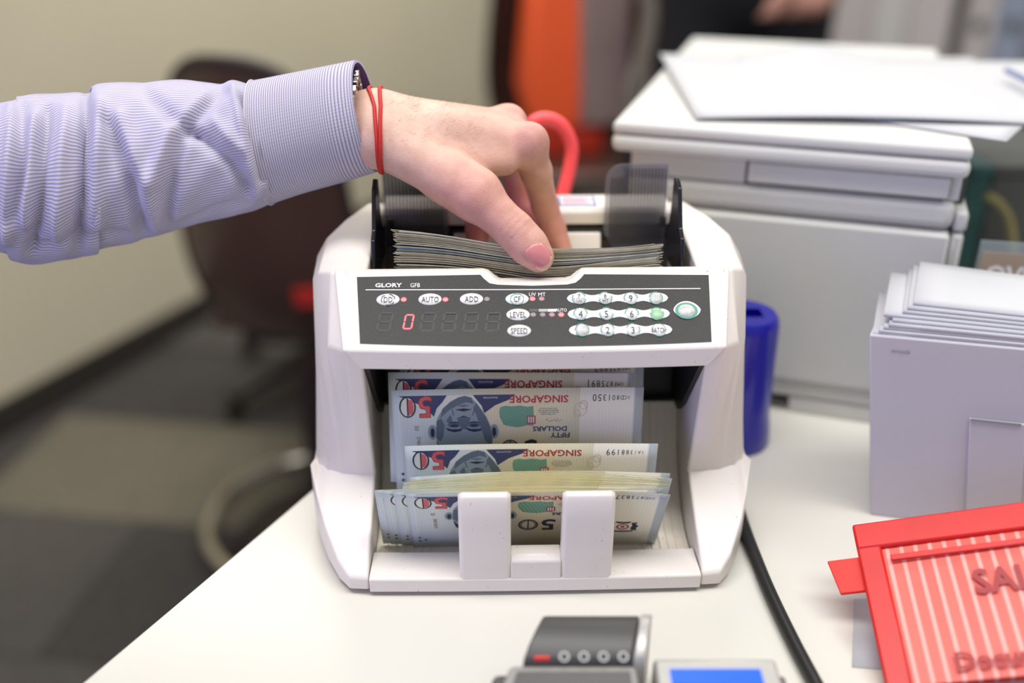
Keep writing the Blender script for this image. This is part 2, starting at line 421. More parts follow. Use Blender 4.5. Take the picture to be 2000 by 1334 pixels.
keys = [(582.5, (1131,1182,1232,1281), ('7/UV','8/MT','9','')), (613, (1134,1184.5,1234,1283), ('4','5','6','*')), (644.5, (1137,1187,1236.5,1287), ('','2','3','BATCH'))]
for py, pxs, labs in keys:
    cxp = (pxs[0]+pxs[-1])/2; sc = 1/3420.0; up = []; N = 72
    for i in range(N+1):
        x = -101 + 202*i/N; d = min(abs(x-(p-cxp)) for p in pxs)
        yy = 9.0 + 2.4*math.cos(min(d, 25)/25*math.pi)*1.0
        endf = max(0, (abs(x)-76)/25); yy = yy if endf <= 0 else (11.2*math.sqrt(max(0, 1-endf**2.0)))
        up.append((x*sc, max(yy, 0.25)*sc*1.08))
    V = []; F = []; c = onpanel(cxp, py, 0.0008)
    for x, y in up: V += [c+EX*x+PS*y+PN*0.0003, c+EX*x-PS*y+PN*0.0003, c+EX*x*1.003+PS*y*1.03-PN*0.0003, c+EX*x*1.003-PS*y*1.03-PN*0.0003]
    for i in range(N):
        k = 4*i; F += [(k, k+1, k+5, k+4), (k, k+4, k+6, k+2), (k+1, k+3, k+7, k+5)]
    row = mpart('key_row', V, F, M_btn, smooth=60)
    for px, lab in zip(pxs, labs):
        mm = M_btn
        if lab == '*': mm = MATS.get('worn_key') or mat('worn_key', S(150,190,150), 0.35, var=0.25, vscale=300)
        if lab == '': mm = MATS.get('rubbed_key') or mat('rubbed_key', S(190,190,186), 0.35, var=0.2, vscale=350)
        k = mpart('key', *dome(px, py, 0.0038, 0.0040, 0.0011, 0.0011), mm, row)
        c = onpanel(px, py, 0.00115); R1, R2 = 0.0042, 0.0037
        arcs = [i for i in range(32) if (i+int(px)) % 11 < (9 if lab in ('', '*') else 7)]
        V = [c+EX*R1*math.cos(2*math.pi*i/32)+PS*R1*1.05*math.sin(2*math.pi*i/32)+PN*0.0003 for i in range(32)] + [c+EX*R2*math.cos(2*math.pi*i/32)+PS*R2*1.05*math.sin(2*math.pi*i/32)+PN*0.0003 for i in range(32)]
        obj('worn_ring', V, [(i, (i+1) % 32, 32+(i+1) % 32, 32+i) for i in arcs], M_teal, row, local=True, smooth=0)
        if '/' in lab:
            A, B = lab.split('/'); ptext(A, px, py-4, 0.0027, M_blk, row, 0.0023, name='key_lettering', sx=0.85); ptext(B, px+1, py+5, 0.0022, M_blk, row, 0.0022, name='key_lettering', sx=0.8)
            obj('key_line', *flat([(-.0033,-.00012),(.0033,-.00012),(.0033,.00012),(-.0033,.00012)], px, py, 0.0024), M_redoff, row, local=True, smooth=0)
        elif lab not in ('', '*'): ptext(lab, px, py, 0.0042 if len(lab) == 1 else 0.0030, M_blk, row, 0.0024, name='key_lettering', sx=0.85 if len(lab) == 1 else 0.62)
# start key: lens shaped
lens = [(0.0079*math.cos(t)*1.0, 0.0060*math.copysign(abs(math.sin(t))**1.35, math.sin(t))) for t in [2*math.pi*i/40 for i in range(40)]]
sk = mpart('start_key', *flat(lens, 1341.5, 606.5, 0.0006, 0.0008), M_btn)
obj('worn_ring', *flat(ellipse2(.0066, .0055, 36), 1341, 606.5, 0.0016), M_teal, sk, local=True, smooth=0)
obj('key_dome', *dome(1341, 606.5, .0049, .0042, .0009, .00165), MATS['rubbed_key'], sk, local=True)
# seven segment display
def seg7(px, py, w, h, segs, m, parent, name, off, t=0.0008):
    A = {'a': [(-1,1),(1,1)], 'd': [(-1,-1),(1,-1)], 'g': [(-1,0),(1,0)], 'f': [(-1,0),(-1,1)], 'e': [(-1,-1),(-1,0)], 'b': [(1,0),(1,1)], 'c': [(1,-1),(1,0)]}
    vf = []
    for sgm in segs:
        (x0, y0), (x1, y1) = A[sgm]; x0 *= w/2; x1 *= w/2; y0 *= h/2; y1 *= h/2; g = t*0.65; sh = 0.14
        if y0 == y1: q = [(x0+g,y0-t/2),(x1-g,y0-t/2),(x1-g*.4,y0),(x1-g,y0+t/2),(x0+g,y0+t/2),(x0+g*.4,y0)]
        else: q = [(x0-t/2,y0+g),(x0,y0+g*.4),(x0+t/2,y0+g),(x0+t/2,y1-g),(x0,y1-g*.4),(x0-t/2,y1-g)]
        vf.append(flat([(x+y*sh, y) for x, y in q], px, py, off))
    return obj(name, *merge(*vf), m, parent, local=True, smooth=0)
seg7(798, 628.5, 0.0046, 0.0092, 'abcdef', M_digit, ctr, 'display_digit', O1)
for px in (752, 836, 878, 920, 963):
    seg7(px, 628.5, 0.0072, 0.0118, 'abcdefg', M_digoff, ctr, 'display_digit', O1, t=0.0011)
# stacker tray, lip, ramp, cavity
lipp = [(0,.003),(-.0005,.0125),(.002,.0135),(.026,.0125),(.0275,.0045),(.03,.003)]
rings = [[Vector((x, y-0.0012*(1-(x/.1)**2), z)) for y, z in lipp] for x in [-.0985+.197*i/16 for i in range(17)]]
mpart('tray_lip', *loftVF(rings), M_plast, bevel=0.0012, smooth=35)
rp = [(.0275,.004),(.045,.0045),(.062,.0085),(.078,.018),(.092,.033),(.104,.052),(.111,.068)]
rp = [(p.y, p.z) for p in catmull([Vector((0,a,b)) for a, b in rp], 5)]
rings = [[Vector((x, y, z)) for y, z in rp] + [Vector((x, .118, .066)), Vector((x, .118, .003)), Vector((x, .0275, .003))] for x in (-.0984, .0984)]
ramp = mpart('stacker_ramp', *loftVF(rings), M_plast2, smooth=30)
for s in (-1, 1):
    for i in range(7):
        x = s*(0.0965-0.0052*i); w = 0.0005
        V, F = loftVF([[Vector((x-w, y, z)), Vector((x+w, y, z)), Vector((x+w, y-.0006, z+.0008)), Vector((x-w, y-.0006, z+.0008))] for y, z in rp])
        mpart('rib', V, F, M_plast2, ramp, smooth=0)
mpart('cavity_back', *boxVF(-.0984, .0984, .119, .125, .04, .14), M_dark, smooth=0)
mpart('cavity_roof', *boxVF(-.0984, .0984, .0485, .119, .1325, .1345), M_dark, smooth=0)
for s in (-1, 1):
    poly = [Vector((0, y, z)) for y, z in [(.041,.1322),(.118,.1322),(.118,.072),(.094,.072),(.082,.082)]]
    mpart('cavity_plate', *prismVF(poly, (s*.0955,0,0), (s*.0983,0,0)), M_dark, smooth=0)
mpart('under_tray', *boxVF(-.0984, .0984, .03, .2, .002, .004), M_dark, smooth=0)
mpart('back_cover', *boxVF(-.0984, .0984, .196, .212, .003, .17), M_plast, smooth=0)
for s in (-1, 1):
    a, b = (0.0147, 0.0447)
    pr = [(-.0010,.0105),(-.0030,.030),(-.0042,.055),(-.0042,.0685),(-.0030,.0722),(-.0002,.0735),(.0030,.0718),(.0042,.066),(.0070,.040),(.012,.0175),(.013,.0105)]
    xs = [a+.0003, a, b, b-.0003]
    rings = []
    for i, x in enumerate([a, a+.0022, b-.0022, b]):
        k = 0.0016 if i in (0, 3) else 0
        rings.append([Vector((s*x, y+(k if y < 0 else -k*.5), z-(k if z > .06 else 0))) for y, z in pr])
    mpart('stacker_stop', *loftVF(rings), M_plast, bevel=0.0006, smooth=40)
mpart('stop_bridge', *prismVF([Vector((0, y, z)) for y, z in [(-.0012,.0105),(-.0020,.0255),(.0015,.0285),(.012,.0275),(.012,.0105)]], (-.0149,0,0), (.0149,0,0)), M_plast, bevel=0.001)
# hopper
mpart('hopper_floor', *prismVF([Vector((0, y, z)) for y, z in [(.0905,.158),(.150,.136),(.150,.133),(.0905,.155)]], (-.0984,0,0), (.0984,0,0)), M_dark, smooth=0)
mpart('hopper_back', *prismVF([Vector((0, y, z)) for y, z in [(.159,.133),(.1725,.1655),(.1755,.1655),(.168,.133)]], (-.050,0,0), (.050,0,0)), M_plast, bevel=0.0008)
mpart('hopper_slot', *boxVF(-.0984, .0984, .1745, .1955, .160, .1685), M_dark, smooth=0)
bar = mpart('rear_bar', *prismVF([Vector((0, y, z)) for y, z in [(.1765,.1700),(.1770,.1785),(.1800,.1815),(.2080,.1815),(.2120,.1700)]], (-.0984,0,0), (.0984,0,0)), M_plast, bevel=0.001)
M_stick = mat('sticker_blue', S(90,95,150), 0.5); M_stickw = mat('sticker_white', S(214,214,220), 0.5); M_stickr = mat('sticker_red', S(225,110,110), 0.5)
V, F = boxVF(.022, .0475, .1825, .2035, .1815, .1818); st = mpart('warning_sticker', V, F, M_stick, bar, smooth=0)
mpart('warning_sticker', *boxVF(.0235, .046, .1837, .2023, .1818, .1820), M_stickw, bar, smooth=0)
for i in range(5): mpart('sticker_print', *boxVF(.025, .044-.003*(i % 2), .186+i*.003, .1872+i*.003, .1820, .1821), M_stickr if i % 2 else M_stick, bar, smooth=0)
# smoked guides and side plates
for s in (-1, 1):
    x0, x1 = (0.052, 0.0935) if s > 0 else (0.0535, 0.0965)
    pts = [(x1, .150), (x1, .213)] + [(x0+.012-.012*math.cos(t)*1.0, .201+.012*math.sin(t)) for t in [math.pi/2*(1-i/6) for i in range(7)]] + [(x0, .166), (x0+.010, .150)]
    poly = [Vector((s*x, .1725+(z-.15)*.03, z)) for x, z in pts]
    g = mpart('note_guide', *prismVF(poly, (0,-.0010,0), (0,.0010,0)), M_smoke, smooth=30)
    nx = 17
    for i in range(nx):
        x = x0+.004+(x1-x0-.006)*i/(nx-1); zt = .211 if x > x0+.011 else .2045
        mpart('guide_rib', *boxVF(s*x-.0006, s*x+.0006, .1700, .1712, .158, zt), M_smoker, g, smooth=0)
    sp = [(.095,.158),(.104,.186),(.112,.190),(.124,.212),(.134,.216),(.140,.214),(.143,.190),(.158,.158)]
    poly = [Vector((0, y, z)) for y, z in sp]; xx = .0925 if s > 0 else -.0965
    mpart('side_plate', *prismVF(poly, (xx-.0013,0,0), (xx+.0013,0,0)), M_smokeed, bevel=0.0006)
    mpart('guide_hinge', *cylVF((s*.0915, .1685, .171), (s*.0915, .1685, .178), .0022), M_smokeed)
for x in (-.09, .09):
    for y in (.03, .18): mpart('foot', *cylVF((x, y, 0), (x, y, .0035), .006), M_cord)
for s in (-1, 1):
    mpart('side_groove', *boxVF(s*.1405-.0008, s*.1405+.0008, .085, .145, .021, .024), M_dark, smooth=0)
# power cord
pts = [(1440, 985), (1452, 1025), (1470, 1075), (1500, 1150), (1545, 1245), (1592, 1334), (1650, 1440)]
pts = [PZ(x, y, 0.0042) for x, y in pts]
tag(obj('power_cord', *tubeVF(catmull(pts, 8), 0.0040, 12), M_cord), 'black power cord running across the desk from the counting machine', 'cord')
# ================================================================== banknotes
Mw = _Mi.inverted()
K = 0.152/156
def note_mat():
    m = bpy.data.materials.new('banknote_paper'); m.use_nodes = True; nt = m.node_tree; b = nt.nodes['Principled BSDF']
    b.inputs['Roughness'].default_value = 0.65
    uv = nt.nodes.new('ShaderNodeUVMap'); sp = nt.nodes.new('ShaderNodeSeparateXYZ'); nt.links.new(uv.outputs[0], sp.inputs[0])
    r = nt.nodes.new('ShaderNodeValToRGB'); cr = r.color_ramp
    stops = [(0.0, S(196,206,206)), (0.09, S(206,214,214)), (0.22, S(212,218,208)), (0.38, S(222,214,184)), (0.55, S(224,212,176)), (0.66, S(218,214,186)), (0.745, S(212,206,178)), (0.75, S(230,226,210)), (0.962, S(232,229,216)), (0.966, S(168,178,184)), (1.0, S(182,192,198))]
    cr.elements[0].position, cr.elements[0].color = stops[0]; cr.elements[1].position, cr.elements[1].color = stops[-1]
    for p, c in stops[1:-1]:
        e = cr.elements.new(p); e.color = c
    nt.links.new(sp.outputs[0], r.inputs[0])
    wv = nt.nodes.new('ShaderNodeTexWave'); wv.inputs['Scale'].default_value = 26; wv.inputs['Distortion'].default_value = 6; wv.inputs['Detail'].default_value = 2
    nt.links.new(uv.outputs[0], wv.inputs[0])
    mx = nt.nodes.new('ShaderNodeMix'); mx.data_type = 'RGBA'; mx.blend_type = 'MULTIPLY'; mx.inputs[7].default_value = (0.86, 0.88, 0.80, 1)
    ml = nt.nodes.new('ShaderNodeMath'); ml.operation = 'MULTIPLY'; ml.inputs[1].default_value = 0.55
    nt.links.new(wv.outputs['Fac'], ml.inputs[0]); nt.links.new(ml.outputs[0], mx.inputs[0]); nt.links.new(r.outputs[0], mx.inputs[6])
    nt.links.new(mx.outputs[2], b.inputs['Base Color']); return m
M_note = note_mat(); M_nedge = mat('note_edge_olive', S(142,134,84), 0.7, var=.25, vscale=120)
def ink(name, col, lines=None, col2=None):
    m = mat(name, col, 0.65)
    if lines:
        nt = m.node_tree; b = nt.nodes['Principled BSDF']; tc = nt.nodes.new('ShaderNodeTexCoord')
        wv = nt.nodes.new('ShaderNodeTexWave'); wv.inputs['Scale'].default_value = lines; wv.inputs['Distortion'].default_value = 1.5; wv.bands_direction = 'DIAGONAL'
        nt.links.new(tc.outputs['Object'], wv.inputs[0]); mx = nt.nodes.new('ShaderNodeMix'); mx.data_type = 'RGBA'
        mx.inputs[6].default_value = col; mx.inputs[7].default_value = col2; nt.links.new(wv.outputs['Fac'], mx.inputs[0]); nt.links.new(mx.outputs[2], b.inputs['Base Color'])
    return m
I_navy = ink('ink_navy', S(52,58,92), 300, S(66,74,110)); I_dark = ink('ink_dark', S(40,46,60)); I_red = ink('ink_red', S(190,60,70), 420, S(216,120,120))
I_redd = ink('ink_deep_red', S(176,50,60)); I_green = ink('ink_green', S(98,150,128), 260, S(120,166,142)); I_skin = ink('ink_engraving', S(112,130,142), 420, S(158,170,172))
I_shade = ink('ink_engraving_dark', S(78,92,108), 420, S(104,118,130)); I_white = ink('ink_pale', S(214,216,206)); I_olive = ink('ink_olive', S(128,118,74)); I_pale = ink('ink_pale_rose', S(200,186,176))
INKS = [I_navy, I_dark, I_red, I_redd, I_green, I_skin, I_shade, I_white, I_olive, I_pale]
def build_print(serial):
    """elements in millimetres, u to the right and v down as the notes stand upside down"""
    L = []
    def poly(m, pts, l=0): L.append((INKS.index(m), [(u, v, l) for u, v in pts], [tuple(range(len(pts)))]))
    def txt(m, s, u, v, h, sx=1.0, rot=180, l=1, **k):
        V2, F2 = textVF(s, h, sx=sx, **k)
        if rot == 180: q = [(u-x, v+y, l) for x, y in V2]
        else: q = [(u+y, v+x, l) for x, y in V2]           # reads downwards
        L.append((INKS.index(m), q, F2))
    def ring(m, cu, cv, a, b, t, n=36, l=1):
        o = ellipse2(a, b, n, cu, cv); i = ellipse2(a-t, b-t, n, cu, cv)
        L.append((INKS.index(m), [(u, v, l) for u, v in o+i], [(k, (k+1) % n, n+(k+1) % n, n+k) for k in range(n)]))
    # jacket, collar, generic engraved head (upside down)
    poly(I_navy, [(4,4.2),(34,4.2),(31,9),(27.5,13),(25.5,19),(24,17),(18,11),(9,6.5)])
    poly(I_navy, [(50,4.2),(76.5,4.2),(72,8),(64,11.5),(57,17),(55.5,12)])
    poly(I_white, [(34,4.2),(50,4.2),(55.5,12),(57,18),(45,22),(27,20),(27.5,13),(31,9)], 1)
    head = [(45,4.6),(49,5.8),(52,9.4),(55,14),(58,19.5),(60.5,26),(62,34),(61.5,42),(57,49),(50,53.5),(42,54),(34,50),(28.5,43),(26.5,35),(26.5,27),(27.5,20),(31,13.5),(36,8.6),(41,5.6)]
    poly(I_skin, head, 2)
    poly(I_shade, [(52,9.6),(55,14.5),(58,19.5),(60.5,26),(62,34),(61.5,42),(57,36),(55,28),(52.5,20),(50,13)], 3)
    poly(I_shade, [(45,4.8),(49,6.0),(50.5,10.5),(46,9),(41,11),(35,14.5),(29.5,20),(31,13.5),(36,8.8),(41,5.8)], 3)
    poly(I_shade, [(27,22),(30,20),(32,25),(31,33),(29,37),(26.7,34)], 3); poly(I_shade, [(33,22),(36,17.5),(37,22),(35.5,24.5)], 3)
    for cu in (24.3, 63): poly(I_skin, ellipse2(2.8, 5.2, 20, cu, 30), 2); poly(I_dark, ellipse2(1.3, 3.4, 16, cu, 30.2), 3)
    poly(I_dark, [(26.5,36),(29,41),(33,40),(40,43),(48,43),(55,40),(58,41),(61.8,36),(61,45),(56,51.5),(49,55.5),(41,55.5),(33,51.5),(28,45)], 3)
    for cu in (38, 50.5):
        poly(I_dark, [(cu-5.6,26.8),(cu-4,29),(cu,30.2),(cu+4,29.4),(cu+5.6,27),(cu+3,28),(cu-2,28)], 3); poly(I_shade, ellipse2(4.2, 2.2, 18, cu, 24.8), 3); poly(I_dark, ellipse2(2.6, 0.8, 16, cu, 25.4), 4); poly(I_dark, ellipse2(3.4, 0.45, 14, cu, 23.2), 4)
    poly(I_shade, [(42.4,28),(45.6,28),(48.4,20.2),(44,18.4),(39.8,20.2)], 3); poly(I_dark, [(40.2,20.0),(44,18.6),(48,20.0),(44,19.4)], 4)
    poly(I_dark, [(38.5,14.2),(44,13.4),(49.5,14.2),(44,15.6)], 3); poly(I_shade, [(40,11.4),(44,10.8),(48,11.4),(44,12.4)], 3); poly(I_shade, [(37.5,18.5),(36.4,14),(37.2,13.6),(38.4,18.2)], 3); poly(I_shade, [(50,18.5),(51.4,14),(50.6,13.6),(49.2,18.2)], 3)
    # value
    ring(I_dark, 9.4, 12, 5.2, 7.4, 1.1); poly(I_red, [(9.7,6.0),(12.6,7.6),(13.2,12),(12.6,16.4),(9.7,18.0)], 2); poly(I_white, ellipse2(4.3,6.5,30,9.4,12), 1); poly(I_dark, [(9.0,5.6),(9.8,5.6),(9.8,18.4),(9.0,18.4)], 3)
    txt(I_redd, '5', 20.2, 12, 15.4, sx=0.95, offset=0.03, l=2); txt(I_red, '5', 20.2, 12, 14.2, sx=0.95, l=3)
    ring(I_dark, 73, 43.5, 6.2, 7.4, 1.0); ring(I_shade, 73, 43.5, 4.9, 6.0, 0.8); txt(I_dark, '5', 85.5, 43.5, 15, sx=1.0, offset=0.02); poly(I_dark, [(72.6,37),(73.4,37),(73.4,50),(72.6,50)])
    # patch with wavy outline, seal
    poly(I_green, [(67,13),(70,12),(74,12.6),(79,12),(84,13),(87.5,12.4),(88,20),(87.6,26.5),(84,26),(78,27.4),(73,26.6),(69,25.4),(66.6,20),(66.2,16)])
    poly(I_redd, [(83.6,19.2),(89,19.2),(89,25),(83.6,25)], 1); 
    for i in range(3): poly(I_white, [(84.3+i*1.5,19.9),(85.2+i*1.5,19.9),(85.2+i*1.5,24.2),(84.3+i*1.5,24.2)], 2)
    txt(I_redd, 'SINGAPORE', 91, 7.6, 5.2, sx=0.98, offset=0.02); txt(I_navy, 'DOLLARS', 98, 28.6, 3.6, sx=1.08, offset=0.03); txt(I_navy, 'FIFTY', 104.5, 33.2, 3.6, sx=1.05, offset=0.03)
    txt(I_white, 'SINGAPORE', 61, 6.2, 1.2, l=2); 
    for i, s in enumerate(('THIS NOTE IS LEGAL', 'TENDER ISSUED BY THE', 'BOARD OF CURRENCY', 'COMMISSIONERS')): txt(I_shade, s, 97, 14.2+i*1.35, 0.85, sx=1.0)
    for i in range(7): poly(I_red, [(95.5+i*1.5,22.5+(i*5 % 3)*.5),(96.8+i*1.5,21.3+(i*7 % 4)*.5),(97.0+i*1.5,21.6+(i*7 % 4)*.5),(95.8+i*1.5,22.9+(i*5 % 3)*.5)])
    ring(I_pale, 117, 15, 4.2, 4.8, 0.5); ring(I_pale, 119, 12, 2.6, 3.2, 0.5); ring(I_pale, 115, 18, 2.2, 2.8, 0.4)
    # serial number, growing from right to left
    x = 147.0; h = 2.2
    for i, ch in enumerate(serial):
        txt(I_dark, ch, x, 7.0, h, sx=0.75, res=2); x -= 1.15 + 0.42*h*1.05; h += 0.36
    txt(I_olive, serial[2:], 15.5, 40, 2.2, sx=1.15, rot=90); txt(I_olive, '50', 14.5, 27, 2.6, rot=90)
    # crest and raised dots
    ring(I_redd, 132.5, 47.5, 4.0, 4.0, 1.2); poly(I_redd, ellipse2(1.5, 1.5, 14, 132.5, 47.5))
    for sg in (-1, 1):
        poly(I_dark, [(132.5+sg*5,42),(132.5+sg*9,41),(132.5+sg*8,44),(132.5+sg*10,46),(132.5+sg*8.5,49),(132.5+sg*9.4,52),(132.5+sg*6,52.5),(132.5+sg*5,49.5),(132.5+sg*6,46)])
        poly(I_dark, [(132.5,53.2),(132.5+sg*7,52.9),(132.5+sg*7,54.4),(132.5,55.2)]); poly(I_dark, [(132.5,41),(132.5+sg*5,40),(132.5+sg*4,42.4),(132.5,43)])
    for u, v in ((4.4,60),(4.4,64.5),(8.2,63)): poly(I_dark, ellipse2(1.0, 1.0, 14, u, v))
    return L
def note(name, top, e, label, group, xoff=0.0, roll=0.0, bend=None, serial=None, tilt=0.0):
    e = math.radians(e); dn = Vector((0, -math.cos(e), -math.sin(e))); nr = Vector((0, -math.sin(e), math.cos(e))); ex = Vector((1, 0, 0))
    if tilt: R = Matrix.Rotation(tilt, 3, dn); ex = R @ ex; nr = R @ nr
    R = Matrix.Rotation(roll, 3, nr); ex = R @ ex; dn = R @ dn
    T = Vector((xoff, top[0], top[1])); bend = bend or (lambda u, v: 0.0)
    def pos(u, v, off=0.0): return Mw @ (T + ex*((u-78)*K) + dn*(v*K) + nr*(bend(u/156, v/74)+off))
    nu, nv = 26, 6; V = []; uvs = []
    for j in range(nv+1):
        for i in range(nu+1): V.append(pos(156*i/nu, 74*j/nv)); uvs.append((i/nu, j/nv))
    F = [(j*(nu+1)+i, (j+1)*(nu+1)+i, (j+1)*(nu+1)+i+1, j*(nu+1)+i+1) for j in range(nv) for i in range(nu)]
    o = obj(name, V, F, [M_note, M_nedge], uv=uvs); sd = o.modifiers.new('solid', 'SOLIDIFY'); sd.thickness = 0.00024; sd.offset = -1; sd.material_offset_rim = 1
    tag(o, label, 'banknote', group)
    if serial:
        PV = []; PF = []; MI = []
        for mi, pv, pf in build_print(serial):
            n = len(PV); PV += [pos(u, v, 0.00008+0.00004*l) for u, v, l in pv]
            PF += [tuple(i+n for i in f) for f in pf]; MI += [mi]*len(pf)
        me_o = obj('note_print', [v-o.location for v in PV], PF, INKS, o, local=True, smooth=0, mi=MI)
    return o
# the pile leaning on the stops
G1 = 'banknotes piled against the stacker stops'
arch = lambda A, s=0.0: (lambda u, v: -A*(1-(2*u-1)**2)*(1-0.6*v) + s*(2*u-1)*(1-v))
note('banknote', (.0070, .0680), 118, 'fifty dollar banknote at the front of the pile behind the two stops', G1, xoff=.0012, bend=lambda u, v: -0.0002*(1-(2*u-1)**2) + 0.0025*max(0, (u-.75)/.25)**2*(1-v), serial='0CD873837')
for i, dx in enumerate((-.006, -.0125, -.0168)):
    note('banknote', (.0082+.0006*i, .0681), 118, 'banknote fanned out to one side of the pile, ' + ('closest to the front note', 'between the other two fanned notes', 'sticking out the furthest')[i], 'banknotes fanned sideways out of the pile', xoff=dx, roll=-0.008*(i+1), bend=arch(.0010+.0003*i), serial='0CD86%d921' % i if i < 3 else None)
for i in range(24):
    t = i/23; jx = random.uniform(-.0016, .0016)
    note('banknote', (.0102+.0066*t, .0681+.0016*t), 118-3*t, 'banknote in the dense pile standing in the stacker tray', G1, xoff=-.0005+.0040*t*random.random()+jx, roll=random.uniform(-.004, .006), bend=arch(.0020+.0036*t, random.uniform(-.0003, .0003)))
note('banknote', (.0190, .0716), 114, 'banknote just landed behind the dense pile in the tray', G1, xoff=.003, roll=.006, bend=arch(.003), serial='3CD880380')
note('banknote', (.0400, .0795), 98, 'banknote dropping onto the back of the pile, only its upper half in view', 'banknotes dropping into the tray', xoff=-.0015, roll=0.006, bend=arch(.0012, .0008), serial='3AJ388199')
note('banknote', (.0570, .1085), 88, 'banknote with its portrait in full view, leaning above the pile in the tray', 'banknotes dropping into the tray', xoff=-.0092, roll=0.002, bend=arch(.0008), serial='3CD801350')
note('banknote', (.0690, .1130), 80, 'shaded banknote right behind the portrait note under the hood', 'banknotes dropping into the tray', xoff=-.0120, roll=-0.014, bend=arch(.0008), serial='5MF875891')
note('banknote', (.0830, .1160), 76, 'darkest banknote, deepest under the hood, coming out of the slot', 'banknotes dropping into the tray', xoff=-.0060, roll=-0.004, bend=arch(.0006), serial='5MF875892')
# bundle in the hopper
edges = [mat('note_edge_%d' % i, c, 0.75, var=0.12, vscale=220) for i, c in enumerate([S(216,208,172), S(190,182,146), S(228,222,196), S(230,232,222), S(196,220,226), S(168,160,128), S(204,194,150)])]
xs_ = [(775, 446, 527), (835, 452, 528), (900, 462, 532), (970, 474, 541), (1050, 483, 553), (1120, 484, 549), (1190, 483, 537), (1240, 480, 530), (1290, 474, 525)]
YB = 0.5576
def bz(px, py): return P(px, py, YB)
N = 60
for i in range(N):
    t = (i+0.5)/N; jx = random.uniform(-.0024, .0020); jy = random.uniform(-.0016, .0012); V = []
    if i == N-1: jx = -.0035
    js = random.uniform(-.0005, .0005)
    pts = catmull([bz(px, b+(a-b)*t) for px, a, b in xs_], 3); n = len(pts); th = 0.00018
    sl = math.radians(23)
    for q, p in enumerate(pts):
        f = (q/(n-1)-.5); fan = random.uniform(-.00003, .00003)
        base = Vector((p.x+jx, p.y+jy + 0.0030*(1-t) - .002*max(0, abs(f)-.3), p.z+js*f*2+fan))
        back = base + Vector((0, .0735*math.cos(sl), -.0735*math.sin(sl) - .004*(t-.4)))
        V += [base+Vector((0,0,-th)), base+Vector((0,0,th)), back+Vector((0,0,th)), back+Vector((0,0,-th))]
    rings = [V[4*q:4*q+4] for q in range(n)]
    m = edges[4] if (0.42 < t < 0.56 and random.random() < .75) else random.choice(edges[:4]+edges[5:]+edges[:2])
    o = obj('banknote', *loftVF(rings), m, smooth=50)
    tag(o, 'top banknote of the bundle pinched in the feed hopper' if i == N-1 else 'bottom banknote of the bundle lying in the feed hopper' if i == 0 else 'well-used banknote in the thick bundle pinched in the feed hopper', 'banknote', 'banknotes of the bundle in the hopper')

# ================================================================== arm and hand
def proj(p):
    v = Vector(p)-CAM; c, s = math.cos(PITCH), math.sin(PITCH)
    zd = v.y*c - v.z*s; up = v.y*s + v.z*c
    return 1000+FPX*v.x/zd, 667-FPX*up/zd
def A3(p): return np.array(tuple(P(*p)))
WR = A3((735, 250, .604))
palm = [((560,268,.606),(735,250,.604),.024,.0208), ((748,262,.598),(1030,284,.612),.0180,.0118), ((735,240,.606),(985,245,.640),.0185,.0100),
        ((735,238,.616),(948,246,.668),.017,.0098), ((735,248,.624),(905,266,.690),.016,.0088), ((755,276,.592),(925,375,.572),.0165,.0140),
        ((860,320,.590),(985,318,.600),.012,.008), ((800,275,.61),(920,290,.65),.018,.013), ((870,252,.606),(1000,262,.624),.0135,.0112)]
index = [((1030,286,.612),(1047,335,.620),.0114,.0102), ((1047,335,.620),(1064,402,.628),.0100,.0086), ((1064,402,.628),(1080,442,.630),.0086,.0080), ((1080,442,.630),(1098,487,.627),.0080,.0068)]
middle = [((992,240,.640),(1003,310,.655),.0105,.0098), ((1003,310,.655),(1014,385,.652),.0096,.0088), ((1014,385,.652),(1028,440,.640),.0086,.0080), ((1028,440,.640),(1042,482,.630),.0078,.0066)]
ring_ = [((950,245,.668),(948,320,.668),.0105,.0096), ((948,320,.668),(940,395,.645),.0095,.0088), ((940,395,.645),(933,448,.630),.0088,.0080), ((933,448,.630),(931,482,.620),.0080,.0066)]
pinky = [((905,266,.690),(902,325,.688),.009,.0082), ((902,325,.688),(908,375,.668),.008,.0074), ((908,375,.668),(918,415,.650),.0074,.006)]
thumb = [((880,350,.578),(932,384,.570),.0150,.0142), ((932,384,.570),(1006,452,.5605),.0138,.0112), ((1006,452,.5605),(1032,480,.5570),.0112,.0109), ((1032,480,.5570),(1052,502,.5545),.0109,.0092)]
IPc = A3((1006, 452, .5605)); tax = A3((1052,502,.5545))-A3((932,384,.570)); tax = tax/np.linalg.norm(tax)
vw = IPc-np.array(tuple(CAM)); vw = vw/np.linalg.norm(vw)
MCP = [A3((1038,270,.607)), A3((996,236,.637))]
def chain(X, segs, k=.004):
    d = None
    for a, b, ra, rb in segs:
        q = sd_cone(X, A3(a), A3(b), ra, rb); d = q if d is None else smin(d, q, k)
    return d
